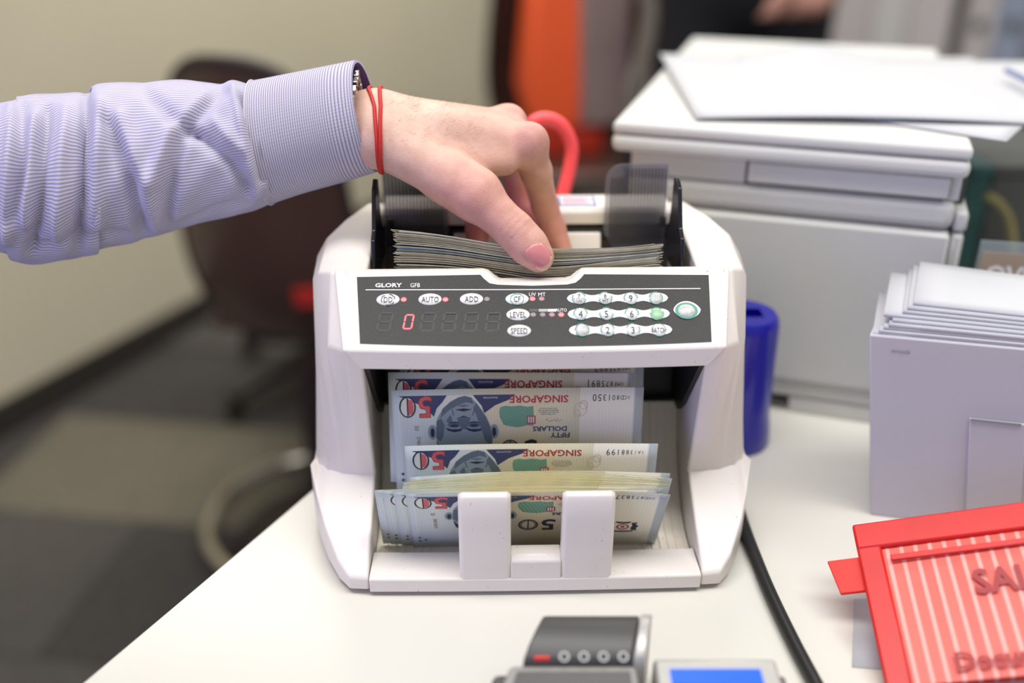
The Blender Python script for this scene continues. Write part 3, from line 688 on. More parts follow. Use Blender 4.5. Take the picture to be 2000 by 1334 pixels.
def hand_sdf(X):
    d = chain(X, palm, .009)
    f = chain(X, index, .003)
    for c in (middle, ring_, pinky): f = smin(f, chain(X, c, .003), .0012)
    d = smin(d, f, .007)
    for c, r in zip(MCP, (.0074, .0070)): d = smin(d, np.linalg.norm(X-c, axis=-1)-r, .010)
    d = smin(d, chain(X, thumb, .005), .008)
    # creases over the thumb joint and below the index knuckle
    rel = X-IPc; t = rel@tax; face = np.clip(-(rel@vw)/.010, 0, 1)
    for t0, amp in ((-.0085, .0005), (-.0050, .0008), (-.0012, .0009), (.0026, .0008), (.0060, .0005)):
        d = d + amp*np.exp(-((t-t0)/.0011)**2)*face*np.exp(-(np.linalg.norm(rel, axis=-1)/.014)**4)
    q = A3((1033, 338, .612)); d = d + .0008*np.exp(-(((X-q)@np.array([.5, 0, .86]))/.0012)**2)*np.exp(-(np.linalg.norm(X-q, axis=-1)/.009)**2)
    # extensor tendons on the back of the hand
    for a, b in (((800,205,.590),(1020,250,.600)), ((800,190,.602),(985,214,.632))):
        d = d - .0007*np.exp(-((np.maximum(sd_cone(X, A3(a), A3(b), 0, 0), 0))/.005)**2)
    return d
allp = [np.array(tuple(P(*q))) for s in (palm, index, middle, ring_, pinky, thumb) for e in s for q in e[:2]]
lo = np.min(allp, 0)-.028; hi = np.max(allp, 0)+.024
HV, HF = surface_nets(hand_sdf, lo, hi, .00122)
def skin_mat():
    m = bpy.data.materials.new('skin'); m.use_nodes = True; nt = m.node_tree; b = nt.nodes['Principled BSDF']
    at = nt.nodes.new('ShaderNodeAttribute'); at.attribute_name = 'tone'
    tc = nt.nodes.new('ShaderNodeTexCoord'); n = nt.nodes.new('ShaderNodeTexNoise'); n.inputs['Scale'].default_value = 120; n.inputs['Detail'].default_value = 5
    nt.links.new(tc.outputs['Object'], n.inputs['Vector'])
    r = nt.nodes.new('ShaderNodeValToRGB'); r.color_ramp.elements[0].color = (0.84, 0.78, 0.78, 1); r.color_ramp.elements[1].color = (1, 1, 1, 1); r.color_ramp.elements[0].position = .3; r.color_ramp.elements[1].position = .6
    mx = nt.nodes.new('ShaderNodeMix'); mx.data_type = 'RGBA'; mx.blend_type = 'MULTIPLY'; mx.inputs[0].default_value = 0.7
    nt.links.new(n.outputs['Fac'], r.inputs[0]); nt.links.new(at.outputs['Color'], mx.inputs[6]); nt.links.new(r.outputs[0], mx.inputs[7]); nt.links.new(mx.outputs[2], b.inputs['Base Color'])
    b.inputs['Roughness'].default_value = 0.52; b.inputs['Subsurface Weight'].default_value = 0.18; b.inputs['Subsurface Radius'].default_value = (1, .4, .25); b.inputs['Subsurface Scale'].default_value = 0.004
    v = nt.nodes.new('ShaderNodeTexVoronoi'); v.inputs['Scale'].default_value = 900; nt.links.new(tc.outputs['Object'], v.inputs['Vector'])
    bp = nt.nodes.new('ShaderNodeBump'); bp.inputs['Strength'].default_value = 0.25; bp.inputs['Distance'].default_value = .0004
    n2 = nt.nodes.new('ShaderNodeTexNoise'); n2.inputs['Scale'].default_value = 350; n2.inputs['Detail'].default_value = 4; nt.links.new(tc.outputs['Object'], n2.inputs['Vector'])
    ad = nt.nodes.new('ShaderNodeMath'); nt.links.new(v.outputs['Distance'], ad.inputs[0]); nt.links.new(n2.outputs['Fac'], ad.inputs[1])
    nt.links.new(ad.outputs[0], bp.inputs['Height']); nt.links.new(bp.outputs['Normal'], b.inputs['Normal']); return m
M_skin = skin_mat(); M_nail = mat('nail', S(222,140,140), 0.25, coat=0.5, var=.06, vscale=90); M_nailt = mat('nail_tip', S(226,196,176), 0.35)
person = thing('person', P(-420, 385, .60) - Vector((0,0,.05)), 'forearm in a lavender ribbed shirt sleeve with hand pinching the banknote bundle', 'person')
hand = obj('arm_and_hand', [Vector(v) for v in HV], HF.tolist(), M_skin, person, smooth=180)
sm = hand.modifiers.new('smooth', 'SMOOTH'); sm.factor = .5; sm.iterations = 2
ca_ = hand.data.color_attributes.new('tone', 'FLOAT_COLOR', 'POINT')
base = np.array(S(214,168,150)[:3]); pink = np.array(S(208,146,136)[:3]); deep = np.array(S(190,112,106)[:3]); pale = np.array(S(220,188,168)[:3])
def wgt(p, r): return np.exp(-(np.linalg.norm(HV-A3(p), axis=1)/r)**2)
wp = np.clip(wgt((1050,262,.605), .016)*.7 + wgt((1000,470,.556), .022)*.6 + wgt((930,380,.56), .02)*.5 + wgt((1085,455,.62), .03)*.8 + wgt((1000,212,.63), .014)*.5 + wgt((880,400,.57), .02)*.5, 0, 1)
wdp = np.clip(wgt((930,450,.63), .035) + wgt((1020,420,.65), .03)*.8 + wgt((905,420,.68), .03), 0, 1)
wl = np.clip(wgt((790,220,.59), .04)*.7, 0, 1)
cc = base*(1-wl[:, None]) + pale*wl[:, None]; cc = cc*(1-wp[:, None]) + pink*wp[:, None]; cc = cc*(1-wdp[:, None]) + deep*wdp[:, None]
ca_.data.foreach_set('color', np.concatenate([cc, np.ones((len(cc), 1))], 1).ravel())
def march_many(O, D, n=40):
    O = np.array([tuple(o) for o in O]); D = np.array([tuple(d) for d in D]); D = D/np.linalg.norm(D, axis=1)[:, None]; t = np.zeros(len(O))
    for _ in range(n): t = t + hand_sdf(O+D*t[:, None])*.8
    return [Vector(v) for v in O+D*t[:, None]]
# thumb nail
nail = [(1022,497),(1026,487),(1036,479),(1046,474),(1056,474),(1066,480),(1074,489),(1079,500),(1080,510),(1076,520),(1068,528),(1058,531),(1046,524),(1034,512)]
cx_, cy_ = 1051, 502; V = []; KN = [(k, ray(cx_+(x-cx_)*k*.95, cy_+(y-cy_)*k*.95)) for k in (1.0, .84, .45) for x, y in nail]
for (k, d), p in zip(KN, march_many([CAM + d*(.50/d.y) for k, d in KN], [d for k, d in KN])): V.append(p - d.normalized()*(.00040+.0006*(1-k*k)))
n = len(nail); F = [(r*n+i, r*n+(i+1) % n, (r+1)*n+(i+1) % n, (r+1)*n+i) for r in range(2) for i in range(n)] + [tuple(2*n+i for i in range(n))]
nl = obj('thumb_nail', V, F, [M_nail, M_nailt], hand, smooth=80, mi=[1 if (r == 0 and 7 <= i <= 11) else 0 for r in range(2) for i in range(n)]+[0]); nl['label'] = 'pink thumb nail with pale tip'
sd = nl.modifiers.new('solid', 'SOLIDIFY'); sd.thickness = .0004; sd.offset = -1
# red strings round the wrist
M_string = mat('red_string', S(196,40,34), 0.6, bump=.5, bscale=1500)
for k, prof in enumerate(([724,741,747,746,739,731,728,724], [746,753,754,750,741,731,734,742])):
    O = []; Dd = []
    for i in range(40):
        t = i/40; th = t*2*math.pi          # 0 top, quarter = near side, half = underside
        j = t*8; a = int(j) % 8; f = j-int(j); px = prof[a]*(1-f)+prof[(a+1) % 8]*f
        c = P(px, 248, .604); d = Vector((0, -math.sin(th), math.cos(th)))
        O.append(c + d*.05); Dd.append(-d)
    pts = [q - d*(.0006+.0003*k) for q, d in zip(march_many(O, Dd), Dd)]
    s = obj('string_bracelet', *tubeVF(pts, .0012, 8, closed=True), M_string, person); s['label'] = 'thin red string bracelet'
# fine dark hairs on the back of the wrist
hr = [(random.uniform(752, 940), random.uniform(0, 1)) for _ in range(120)]
hd = [ray(x, 182+(x-752)*.13+(f**1.6)*95) for x, f in hr]; hv = []
hp_ = march_many([CAM + d*(.50/d.y) for d in hd], hd); eps = .0008
for p, d in zip(hp_, hd):
    if not .56 < p.y < .66: continue
    g = np.array(tuple(p)); G = np.array([hand_sdf((g+np.eye(3)[k]*eps)[None, :])[0] for k in range(3)]) - hand_sdf(g[None, :])[0]; nn = Vector(G).normalized()
    t = Vector((random.uniform(.5, 1), random.uniform(-.3, .3), random.uniform(-.5, .6))).normalized(); L = random.uniform(.002, .0050)
    hv.append(tubeVF([p - nn*.0003, p + t*L*.5 + nn*L*.32, p + t*L + nn*L*.45], [.00005, .00004, .00002], 3))
ah = obj('arm_hair', *merge(*hv), mat('arm_hair', S(112,84,70), .6), hand); ah['kind'] = 'stuff'
# link bracelet hidden in the cuff
M_steel = mat('polished_steel', S(200,196,190), .18, metal=1.0)
lb = None; c = P(690, 232, .604)
for i in range(26):
    th = 2*math.pi*i/26; d = Vector((0, -math.sin(th), math.cos(th))); tg = Vector((0, math.cos(th), math.sin(th)))
    p = c + Vector((0, d.y*.0226, d.z*.0262)) + Vector((.0010*math.sin(3*th)+.0030*math.cos(th), 0, .001)); q = .0024
    B = [p + Vector((1,0,0))*a*q*1.1 + tg*b_*q + d*e_*q*.8 for e_ in (-1, 1) for a, b_ in ((-1,-1),(1,-1),(1,1),(-1,1))]
    o = fixn(obj('bracelet_link', B, [(0,3,2,1),(4,5,6,7),(0,1,5,4),(1,2,6,5),(2,3,7,6),(3,0,4,7)], M_steel, person, bevel=.0007))
    if i == 0: o['label'] = 'polished steel link of a bracelet under the cuff'
# sleeve ------------------------------------------------------------
def cloth(name, N, along, c1, c2):
    m = bpy.data.materials.new(name); m.use_nodes = True; nt = m.node_tree; b = nt.nodes['Principled BSDF']
    uv = nt.nodes.new('ShaderNodeUVMap'); sp = nt.nodes.new('ShaderNodeSeparateXYZ'); nt.links.new(uv.outputs[0], sp.inputs[0])
    def stripes(out, N):
        a = nt.nodes.new('ShaderNodeMath'); a.operation = 'MULTIPLY'; a.inputs[1].default_value = N*2*math.pi; nt.links.new(out, a.inputs[0])
        s = nt.nodes.new('ShaderNodeMath'); s.operation = 'SINE'; nt.links.new(a.outputs[0], s.inputs[0])
        h = nt.nodes.new('ShaderNodeMath'); h.operation = 'MULTIPLY_ADD'; h.inputs[1].default_value = .5; h.inputs[2].default_value = .5; nt.links.new(s.outputs[0], h.inputs[0]); return h.outputs[0]
    s1 = stripes(sp.outputs[along], N); s2 = stripes(sp.outputs[1-along], N*2.4)
    r = nt.nodes.new('ShaderNodeValToRGB'); r.color_ramp.elements[0].color = c2; r.color_ramp.elements[1].color = c1; r.color_ramp.elements[0].position = .08; r.color_ramp.elements[1].position = .55
    nt.links.new(s1, r.inputs[0]); nt.links.new(r.outputs[0], b.inputs['Base Color'])
    ad = nt.nodes.new('ShaderNodeMath'); ad.operation = 'MULTIPLY_ADD'; ad.inputs[1].default_value = .3; nt.links.new(s2, ad.inputs[0]); nt.links.new(s1, ad.inputs[2])
    bp = nt.nodes.new('ShaderNodeBump'); bp.inputs['Strength'].default_value = .5; bp.inputs['Distance'].default_value = .0004; nt.links.new(ad.outputs[0], bp.inputs['Height']); nt.links.new(bp.outputs['Normal'], b.inputs['Normal'])
    b.inputs['Roughness'].default_value = .8; b.inputs['Sheen Weight'].default_value = .5; b.inputs['Sheen Tint'].default_value = (.55, .55, 1, 1); b.inputs['Sheen Roughness'].default_value = .4
    return m
M_slv = cloth('ribbed_lavender_cloth', 150, 1, S(204,199,208), S(152,147,186)); M_cuf = cloth('ribbed_cuff_cloth', 46, 0, S(202,197,205), S(138,133,162))
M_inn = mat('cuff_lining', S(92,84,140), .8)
def interp_pairs(pairs, n):
    T = catmull([Vector((a, b, 0)) for a, b, c, d in pairs], 10); B = catmull([Vector((c, d, 0)) for a, b, c, d in pairs], 10)
    out = []
    for i in range(n):
        f = i/(n-1)*(len(T)-1); k = min(int(f), len(T)-2); t = f-k
        out.append((T[k].lerp(T[k+1], t), B[k].lerp(B[k+1], t)))
    return out
# folds: polyline in the picture of the sleeve's near side, width, depth (negative = furrow)
folds = [([(44,205),(42,330),(20,430)], 12, -.0035), ([(92,212),(70,440),(60,490)], 11, -.0045), ([(66,230),(52,440)], 10, .003), ([(128,210),(112,470)], 13, .0035),
         ([(168,190),(163,330),(150,480)], 11, -.0055), ([(195,200),(188,440)], 12, .003), ([(208,235),(250,350),(276,455)], 12, -.0045), ([(235,230),(285,350),(305,440)], 14, .003),
         ([(282,175),(335,228),(380,262)], 13, -.0035), ([(436,176),(362,248),(335,330),(322,436)], 13, -.004), ([(400,190),(330,260),(298,350)], 15, .0035), ([(384,262),(455,322),(480,370)], 12, -.0035),
         ([(420,240),(470,290)], 12, .0025), ([(472,190),(490,255),(512,350)], 7, -.0035), ([(455,170),(475,260),(500,380)], 9, .0022), ([(345,445),(420,405),(480,400)], 8, -.002), ([(60,490),(130,470),(240,460)], 11, -.003), ([(20,210),(12,470)], 11, .003)]
def segdist(x, y, pl):
    best = 1e9
    for (ax, ay), (bx, by) in zip(pl, pl[1:]):
        dx, dy = bx-ax, by-ay; t = max(0, min(1, ((x-ax)*dx+(y-ay)*dy)/(dx*dx+dy*dy))); best = min(best, math.hypot(x-ax-t*dx, y-ay-t*dy))
    return best
def sleeve_tube(pairs, n, m, Yf, fat, disp=None, endtilt=0, grow=0.0):
    st = interp_pairs(pairs, n); rings = []; uv = []
    for i, (T, B) in enumerate(st):
        Y = Yf(i/(n-1)); t3 = P(T.x, T.y, Y); b3 = P(B.x, B.y, Y); c = (t3+b3)/2; up = (t3-b3)/2
        j = min(i+1, n-1); k = max(i-1, 0); cA = (P(st[k][0].x, st[k][0].y, Yf(k/(n-1)))+P(st[k][1].x, st[k][1].y, Yf(k/(n-1))))/2; cB = (P(st[j][0].x, st[j][0].y, Yf(j/(n-1)))+P(st[j][1].x, st[j][1].y, Yf(j/(n-1))))/2
        axd = (cB-cA).normalized(); dep = axd.cross(up).normalized()
        if dep.y > 0: dep = -dep
        r = []
        for q in range(m):
            th = 2*math.pi*q/m; cs, sn = math.cos(th), math.sin(th)
            nrm = (up.normalized()*cs + dep*sn)
            p = c + up*(1+grow/up.length)*cs + dep*(up.length*fat+grow)*sn + axd*(endtilt*(i/(n-1))**3*(-sn))
            if disp: p = p + nrm*disp(p, i/(n-1), th)
            r.append(p); uv.append((i/(n-1), q/m))
        rings.append(r)
    return rings, uv
sp = [(-420,250,-420,520),(-200,225,-200,505),(0,203,0,482),(40,190,40,500),(85,186,75,508),(130,184,140,500),(176,182,175,490),(188,166,206,479),(260,163,275,466),(350,158,345,446),(420,166,420,424),(452,158,490,411),(486,166,534,392)]
def fold_disp(p, s, th):
    x, y = proj(p); d = 0
    for pl, wd_, amp in folds:
        q = segdist(x, y, pl)
        if q < 3*wd_: d += amp*math.exp(-(q/wd_)**2)
    d += .0008*math.sin(x*.05+th*3)*math.sin(th*5+x*.02)
    return d*1.6*(.25+.75*max(0, math.sin(th)))
rings, uv = sleeve_tube(sp, 190, 96, lambda t: .585+.02*t, .86, fold_disp)
V, F = loftVF(rings, caps=True); slv = fixn(obj('shirt_sleeve', V, F, M_slv, person, smooth=80, uv=uv)); slv['label'] = 'lavender ribbed shirt sleeve with soft folds'
cp = [(484,161,532,395),(520,154,566,383),(560,146,604,371),(600,138,644,360),(640,130,684,349),(694,119,741,331)]
o_, uv1 = sleeve_tube(cp, 40, 96, lambda t: .605, .80, None, .0022, .0004)
i_, uv2 = sleeve_tube(cp, 40, 96, lambda t: .605, .80, None, .0022, -.0014)
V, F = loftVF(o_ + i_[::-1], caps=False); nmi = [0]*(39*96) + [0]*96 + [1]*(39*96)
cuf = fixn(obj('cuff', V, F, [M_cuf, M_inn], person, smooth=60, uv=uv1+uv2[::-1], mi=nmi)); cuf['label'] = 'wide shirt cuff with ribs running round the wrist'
seam = [o_[1][q] for q in range(96)]; obj('cuff_seam', *tubeVF([p+(p-(sum(o_[1], Vector())/96)).normalized()*.0002 for p in seam], .0006, 6, closed=True), M_slv, cuf, uv=None)
# ================================================================== printer
PY = math.radians(-17.6); PO = Vector((.0729, .7233, DZ))
prt = thing('printer', PO, 'compact pale grey flatbed printer standing behind the counting machine', 'printer', rz=PY)
_Pi = (Matrix.Translation(PO) @ Matrix.Rotation(PY, 4, 'Z')).inverted(); Pw = _Pi.inverted()
def pp(name, vf, m=None, parent=None, **k): return fixn(obj(name, vf[0], vf[1], m or M_print, parent or prt, local=True, **k))
pp('body', boxVF(.013, .2425, .008, .37, .013, .160), bevel=.005, seg=3)
pp('foot_block', boxVF(.150, .2425, .009, .36, .0, .0128), bevel=.002); pp('foot_block', boxVF(.02, .05, .02, .36, .0, .0128), bevel=.002)
pp('under_recess', boxVF(.05, .15, .03, .36, .001, .0128), M_printd, smooth=0)
pp('front_cover', boxVF(.012, .2420, .0045, .0085, .030, .1585), bevel=.002)
pp('shoulder', boxVF(.0125, .2428, .0075, .37, .1612, .1815), bevel=.006, seg=3)
pp('scanner_bed', boxVF(.014, .0985, .0085, .38, .1820, .1995), bevel=.0012); pp('control_tray', boxVF(.1000, .2360, .006, .38, .1838, .1990), bevel=.0015)
pp('gap_strip', boxVF(.018, .234, .012, .37, .1808, .1842), M_printd, smooth=0)
lid = pp('lid', boxVF(0, .2460, 0, .400, .2000, .2130), bevel=.005, seg=3); pp('lid_cover', boxVF(.0005, .2455, .0005, .3995, .2134, .2220), parent=lid, bevel=.003, seg=3)
pp('hinge_arm', boxVF(.2365, .2435, .012, .05, .1815, .1998), bevel=.001); pp('hinge_gap', boxVF(.2450, .2490, .03, .30, .166, .205), M_printd, smooth=0)
sp_ = pp('side_panel', boxVF(.2435, .2520, .012, .33, .004, .158), bevel=.003); pp('side_cap', boxVF(.2435, .2525, .012, .33, .1592, .1745), parent=sp_, bevel=.003)
def sheet(name, c4, nu, nv, hf, m, th=.0003, label=None, cat='paper', group=None):
    c4 = [Vector(c) for c in c4]; V = []
    for j in range(nv+1):
        for i in range(nu+1):
            u, v = i/nu, j/nv; p = c4[0].lerp(c4[1], u).lerp(c4[3].lerp(c4[2], u), v); V.append(p + Vector((0, 0, hf(u, v))))
    F = [(j*(nu+1)+i, (j+1)*(nu+1)+i, (j+1)*(nu+1)+i+1, j*(nu+1)+i+1) for j in range(nv) for i in range(nu)]
    o = obj(name, V, F, m, smooth=60); s = o.modifiers.new('s', 'SOLIDIFY'); s.thickness = th; s.offset = -1
    return tag(o, label, cat, group)
Z = .2228
sheet('paper_sheet', [PZ(1440,112,Z), PZ(1900,112,Z), PZ(1960,175,Z), PZ(1400,180,Z)], 20, 8, lambda u, v: .012*math.exp(-((u-.30)/.22)**2)*(1-v), M_paper, label='humped paper sheet lying under the other sheets on the printer lid')
sheet('paper_sheet', [PZ(1560,150,Z+.0006), PZ(2085,165,Z+.0006), PZ(1966,276,Z+.0006), PZ(1560,213,Z+.0006)], 14, 8, lambda u, v: 0, M_paper, label='paper sheet with a corner sticking out past the printer lid, lowest in front')
sheet('paper_sheet', [PZ(1288,113,Z+.002), PZ(2040,120,Z+.002), PZ(2040,243,Z+.002), PZ(1360,230,Z+.002)], 24, 10, lambda u, v: .003*math.sin(u*3.1)*v + .004*math.exp(-(u/.12)**2)*(1-v), M_paper, label='large white paper sheet on top, pointed corner over the printer lid')
M_pen = mat('blue_grey_pen', S(120,130,170), .4)
tag(obj('pen', *tubeVF([PZ(1966,137,Z+.012), PZ(2035,172,Z+.012)], .0025, 10), M_pen), 'thin blue-grey pen lying on the sheets on the printer', 'pen')
# blue pot
c = Vector((.1655, .6465, DZ)); n = 48
bp_ = thing('desk_pot', c, 'glossy cobalt blue round pot with a slotted top beside the counting machine', 'pot')
prof = [(0, .0278), (.003, .0288), (.016, .0278), (.03, .0262), (.096, .0256), (.1015, .0246), (.104, .0226)]
rings = [[Vector((r*math.cos(2*math.pi*i/n), r*math.sin(2*math.pi*i/n), z)) for i in range(n)] for z, r in prof]
def rectpt(i, a, b):
    t = 2*math.pi*i/n; cx, sx = math.cos(t), math.sin(t); k = 1/max(abs(cx)/a, abs(sx)/b); return cx*k, sx*k
for z in (.104, .088): rings.append([Vector((*rectpt(i, .0125, .0075), z)) for i in range(n)])
fixn(obj('pot_body', *loftVF(rings), M_blue, bp_, local=True, smooth=45))
# pink-red loop handle behind the machine
pts = [P(1030,262,.72), P(1040,240,.72), P(1068,232,.722), P(1098,247,.724), P(1116,285,.725), P(1112,330,.722), P(1098,385,.715), P(1088,430,.712)]
tag(obj('loop_handle', *tubeVF(catmull(pts, 8), .0052, 12), M_redcord), 'coral red plastic loop handle rising behind the counting machine', 'handle')
# ================================================================== carton with sheets, sign, pouch
M_carton = mat('carton_white', S(184,182,188), .7, var=.02, vscale=12); M_print2 = mat('carton_print', S(140,138,146), .7)
c0 = PZ(1700, 1006, 0); cy = math.radians(-13)
box = thing('carton', c0, 'white carton with a pasted flap standing right behind the red pouch', 'box', rz=cy)
def cp_(name, vf, m, parent=None, **k): return fixn(obj(name, vf[0], vf[1], m, parent or box, local=True, **k))
cp_('carton_body', loftVF([[Vector(v) for v in ((0,0,0),(.22,0,0),(.22,.05,0),(.004,.05,0))], [Vector(v) for v in ((-.0205,0,.1315),(.21,0,.1315),(.21,.066,.1315),(-.004,.066,.1315))]]), M_carton, bevel=.001)
fl_ = cp_('flap', loftVF([[Vector(v) for v in ((.0590,-.0025,0),(.092,-.0025,0),(.092,-.0003,0),(.0590,-.0003,0))], [Vector(v) for v in ((.0465,-.0025,.082),(.079,-.0025,.082),(.079,-.0003,.082),(.0465,-.0003,.082))]]), M_carton, bevel=.0006); cp_('flap_fold', boxVF(.047, .076, -.0033, -.0025, .0808, .0826), M_print2, parent=fl_, smooth=0)
V2, F2 = textVF('amazk', .0028, sx=1.1); obj('small_print', [Vector((-.0005+x, -.0004, .1225+y)) for x, y in V2], F2, M_print2, box, local=True, smooth=0)
Cw = Matrix.Translation(c0) @ Matrix.Rotation(cy, 4, 'Z')
for i in range(9):
    t = i/8; x0 = -.019+.022*t+random.uniform(-.0015, .0015); y0 = .0005+.010*t**2+random.uniform(0, .002); zz = .1325+.0023*i
    if i == 5: x0 -= .009
    q = [Cw @ Vector(v) for v in ((x0+.010, .068, zz), (.212, .068, zz-.006*t), (.212, y0, zz-.006*t), (x0, y0, zz))]
    sheet('paper_bundle', q, 10, 6, lambda u, v, t=t: (.006*t)*(1-v)**1.5*(1-u), M_paper, .0022, ('lowest', 'second lowest', 'third lowest', 'fourth lowest', 'middle', 'fourth highest', 'third highest', 'second highest', 'topmost curled')[i] + ' white paper bundle of the stack on the carton', 'paper', 'paper bundles stacked on the carton')
M_acr = mat('clear_acrylic', S(200,215,215), .1, alpha=.28); M_card = mat('tan_card', S(172,154,136), .7)
sA = P(1921, 478, .652); sg = thing('sign_holder', Vector((sA.x, sA.y, DZ)), 'clear acrylic sign holder with a tan card beside the printer', 'sign', rz=math.radians(-12))
hS = sA.z-DZ+.003
fixn(obj('acrylic_sheet', *boxVF(-.002, .16, -.0012, .0012, 0, hS), M_acr, sg, local=True, smooth=0)); fixn(obj('acrylic_foot', *boxVF(-.002, .16, -.0012, .05, 0, .002), M_acr, sg, local=True, smooth=0))
cdp = fixn(obj('card', *boxVF(.0, .158, -.0019, -.0013, .004, hS-.0075), M_card, sg, local=True, smooth=0))
V2, F2 = textVF('OVERSEAS', .0140, sx=.92, offset=.035); mnx = min(x for x, y in V2)
obj('card_lettering', [Vector((.0045+x-mnx, -.0021, hS-.0235+y)) for x, y in V2], F2, M_white, cdp, local=True, smooth=0)
for o in [o for o in sg.children_recursive if o.name.startswith('card')]: pass
# pouch: slanted plane leaning on the carton
pTL = P(1668, 1030, .478); pTR = P(2010, 984, .462); pBL = PZ(1712, 1352, .004)
pu = (pTR-pTL).normalized(); pvv = (pBL-pTL); pvv = (pvv-pu*pvv.dot(pu)).normalized(); pn = pu.cross(pvv).normalized()
if pn.z < 0: pn = -pn
pouch = thing('mesh_pouch', Vector((pTL.x+.1, pTL.y-.05, DZ)), 'red mesh zip pouch with white grid and dark lettering leaning on the carton', 'pouch')
def pq(a, b, d=0): return pTL + pu*a + pvv*b + pn*d
def pslab(a0, a1, b0, b1, d0, d1, na=1, sk=0):
    A = [pq(a0, b0, d0), pq(a1, b0, d0), pq(a1, b1, d0), pq(a0+sk, b1, d0)]; B = [pq(a0, b0, d1), pq(a1, b0, d1), pq(a1, b1, d1), pq(a0+sk, b1, d1)]
    return loftVF([A, B])
def pouch_mat():
    m = bpy.data.materials.new('red_mesh'); m.use_nodes = True; nt = m.node_tree; b = nt.nodes['Principled BSDF']; b.inputs['Roughness'].default_value = .45
    uv = nt.nodes.new('ShaderNodeUVMap'); br = nt.nodes.new('ShaderNodeTexBrick'); br.offset = 0; br.inputs['Scale'].default_value = 1; br.inputs['Brick Width'].default_value = .0076; br.inputs['Row Height'].default_value = .9; br.inputs['Mortar Size'].default_value = .0013; br.inputs['Mortar Smooth'].default_value = .4
    br.inputs['Color1'].default_value = S(226,96,82); br.inputs['Color2'].default_value = S(220,86,74); br.inputs['Mortar'].default_value = S(236,160,150)
    nt.links.new(uv.outputs[0], br.inputs[0]); nt.links.new(br.outputs[0], b.inputs['Base Color']); return m
W_ = .24; Hh = (pBL-pTL).length
na, nb = 20, 8; V = []; uv = []
for d in (0, -.006):
    for j in range(nb+1):
        for i in range(na+1):
            a, b = .008+(W_-.01)*i/na, .008+(Hh-.01)*j/nb; V.append(pq(a+.05*0*b, b, d + .0025*math.sin(math.pi*i/na)*math.sin(math.pi*j/nb)*(1 if d == 0 else -1))); uv.append((a, b))
n1 = (na+1)*(nb+1); F = []
for j in range(nb):
    for i in range(na):
        q = (j*(na+1)+i, (j+1)*(na+1)+i, (j+1)*(na+1)+i+1, j*(na+1)+i+1); F += [q, tuple(n1+k for k in q[::-1])]
ms = fixn(obj('mesh_panel', V, F, pouch_mat(), pouch, uv=uv))
M_trim = mat('red_vinyl', S(200,22,18), .4, var=.06, vscale=60); M_tab = mat('red_tape', S(232,34,22), .5); M_ptxt = mat('pouch_ink', S(160,52,54), .6)
fixn(obj('border', *pslab(-.001, W_, -.0005, .0165, -.0075, .0030), M_trim, pouch, bevel=.0015)); fixn(obj('border', *pslab(-.001, .0125, .0150, Hh, -.0075, .0028), M_trim, pouch, bevel=.0015))
fixn(obj('border', *pslab(W_-.012, W_, .0150, Hh, -.0075, .0028), M_trim, pouch, bevel=.0015))
fixn(obj('pull_tab', *pslab(-.0185, .001, .0185, .0400, -.0045, -.0020, sk=.004), M_tab, pouch, bevel=.0005))
fixn(obj('zip', *pslab(.016, W_-.02, .0225, .0262, .0020, .0036), M_trim, pouch, bevel=.0005))
def ptx(s, a, b, h, **k):
    V2, F2 = textVF(s, h, **k); mn = min(x for x, y in V2); obj('pouch_lettering', [pq(a+x-mn, b-y, .0034) for x, y in V2], F2, M_ptxt, pouch, smooth=0)
ptx('SALES', .0545, .0450, .0150, sx=.95, offset=.03); ptx('Document', .0355, .0880, .0095, sx=1.1, offset=.03)
sheet('paper_slip', [PZ(1668,1170,.0006), PZ(1760,1165,.0006), PZ(1770,1310,.0006), PZ(1664,1302,.0006)], 2, 2, lambda u, v: 0, M_paper, label='white paper slip lying flat under the edge of the red pouch')
# ================================================================== card terminal
M_tgrey = mat('terminal_grey', S(150,148,144), .4, var=.03, vscale=60); M_tdark = mat('terminal_dark', S(84,82,82), .38); M_cover = mat('terminal_cover', S(66,64,62), .42)
M_scr = mat('screen_blue', S(20,70,200), .25, emit=S(24,86,225), estr=.7); M_cheek = mat('terminal_silver', S(178,176,170), .35, metal=.3)
tm = thing('card_terminal', Vector((.065, .35, DZ)), 'grey handheld card terminal with a blue screen and dark receipt cover', 'card terminal')
def wb(name, V, F, m, parent=None, **k): return fixn(obj(name, V, F, m, parent or tm, **k))
def D(z): return DZ+z
def xprism(x0, x1, prof, k0=0, k1=0):   # profile in (Y, z); x may slide with depth
    return loftVF([[Vector((x0+k0*(y-.39), y, D(z))) for y, z in prof], [Vector((x1+k1*(y-.39), y, D(z))) for y, z in prof]])
wb('terminal_body', *xprism(.004, .062, [(.24,.002),(.24,.022),(.375,.0345),(.378,.026),(.395,.012),(.40,.002)], k0=.35), M_tgrey, bevel=.003, seg=3)
wb('keyboard_plate', *xprism(.0085, .0585, [(.25,.0232),(.25,.0244),(.370,.0353),(.370,.0341)], k0=.3), M_tdark, bevel=.0006)
cov = [(.3740,.0335),(.3755,.0375),(.3815,.0415),(.3900,.0442),(.3975,.0450),(.4000,.0440),(.4000,.012),(.3740,.012)]
wb('receipt_cover', *xprism(.0120, .0635, cov, k0=.45, k1=.25), M_cover, bevel=.0012, smooth=50)
wb('cover_cheek', *xprism(.0640, .0700, [(y+.0004, z+.0006 if z > .02 else .004) for y, z in cov], k0=.25, k1=.25), M_cheek, bevel=.0010, smooth=50)
wb('screen_housing', *xprism(.0715, .1330, [(.26,.003),(.26,.024),(.3805,.0325),(.384,.029),(.384,.003)]), M_cheek, bevel=.002, seg=3)
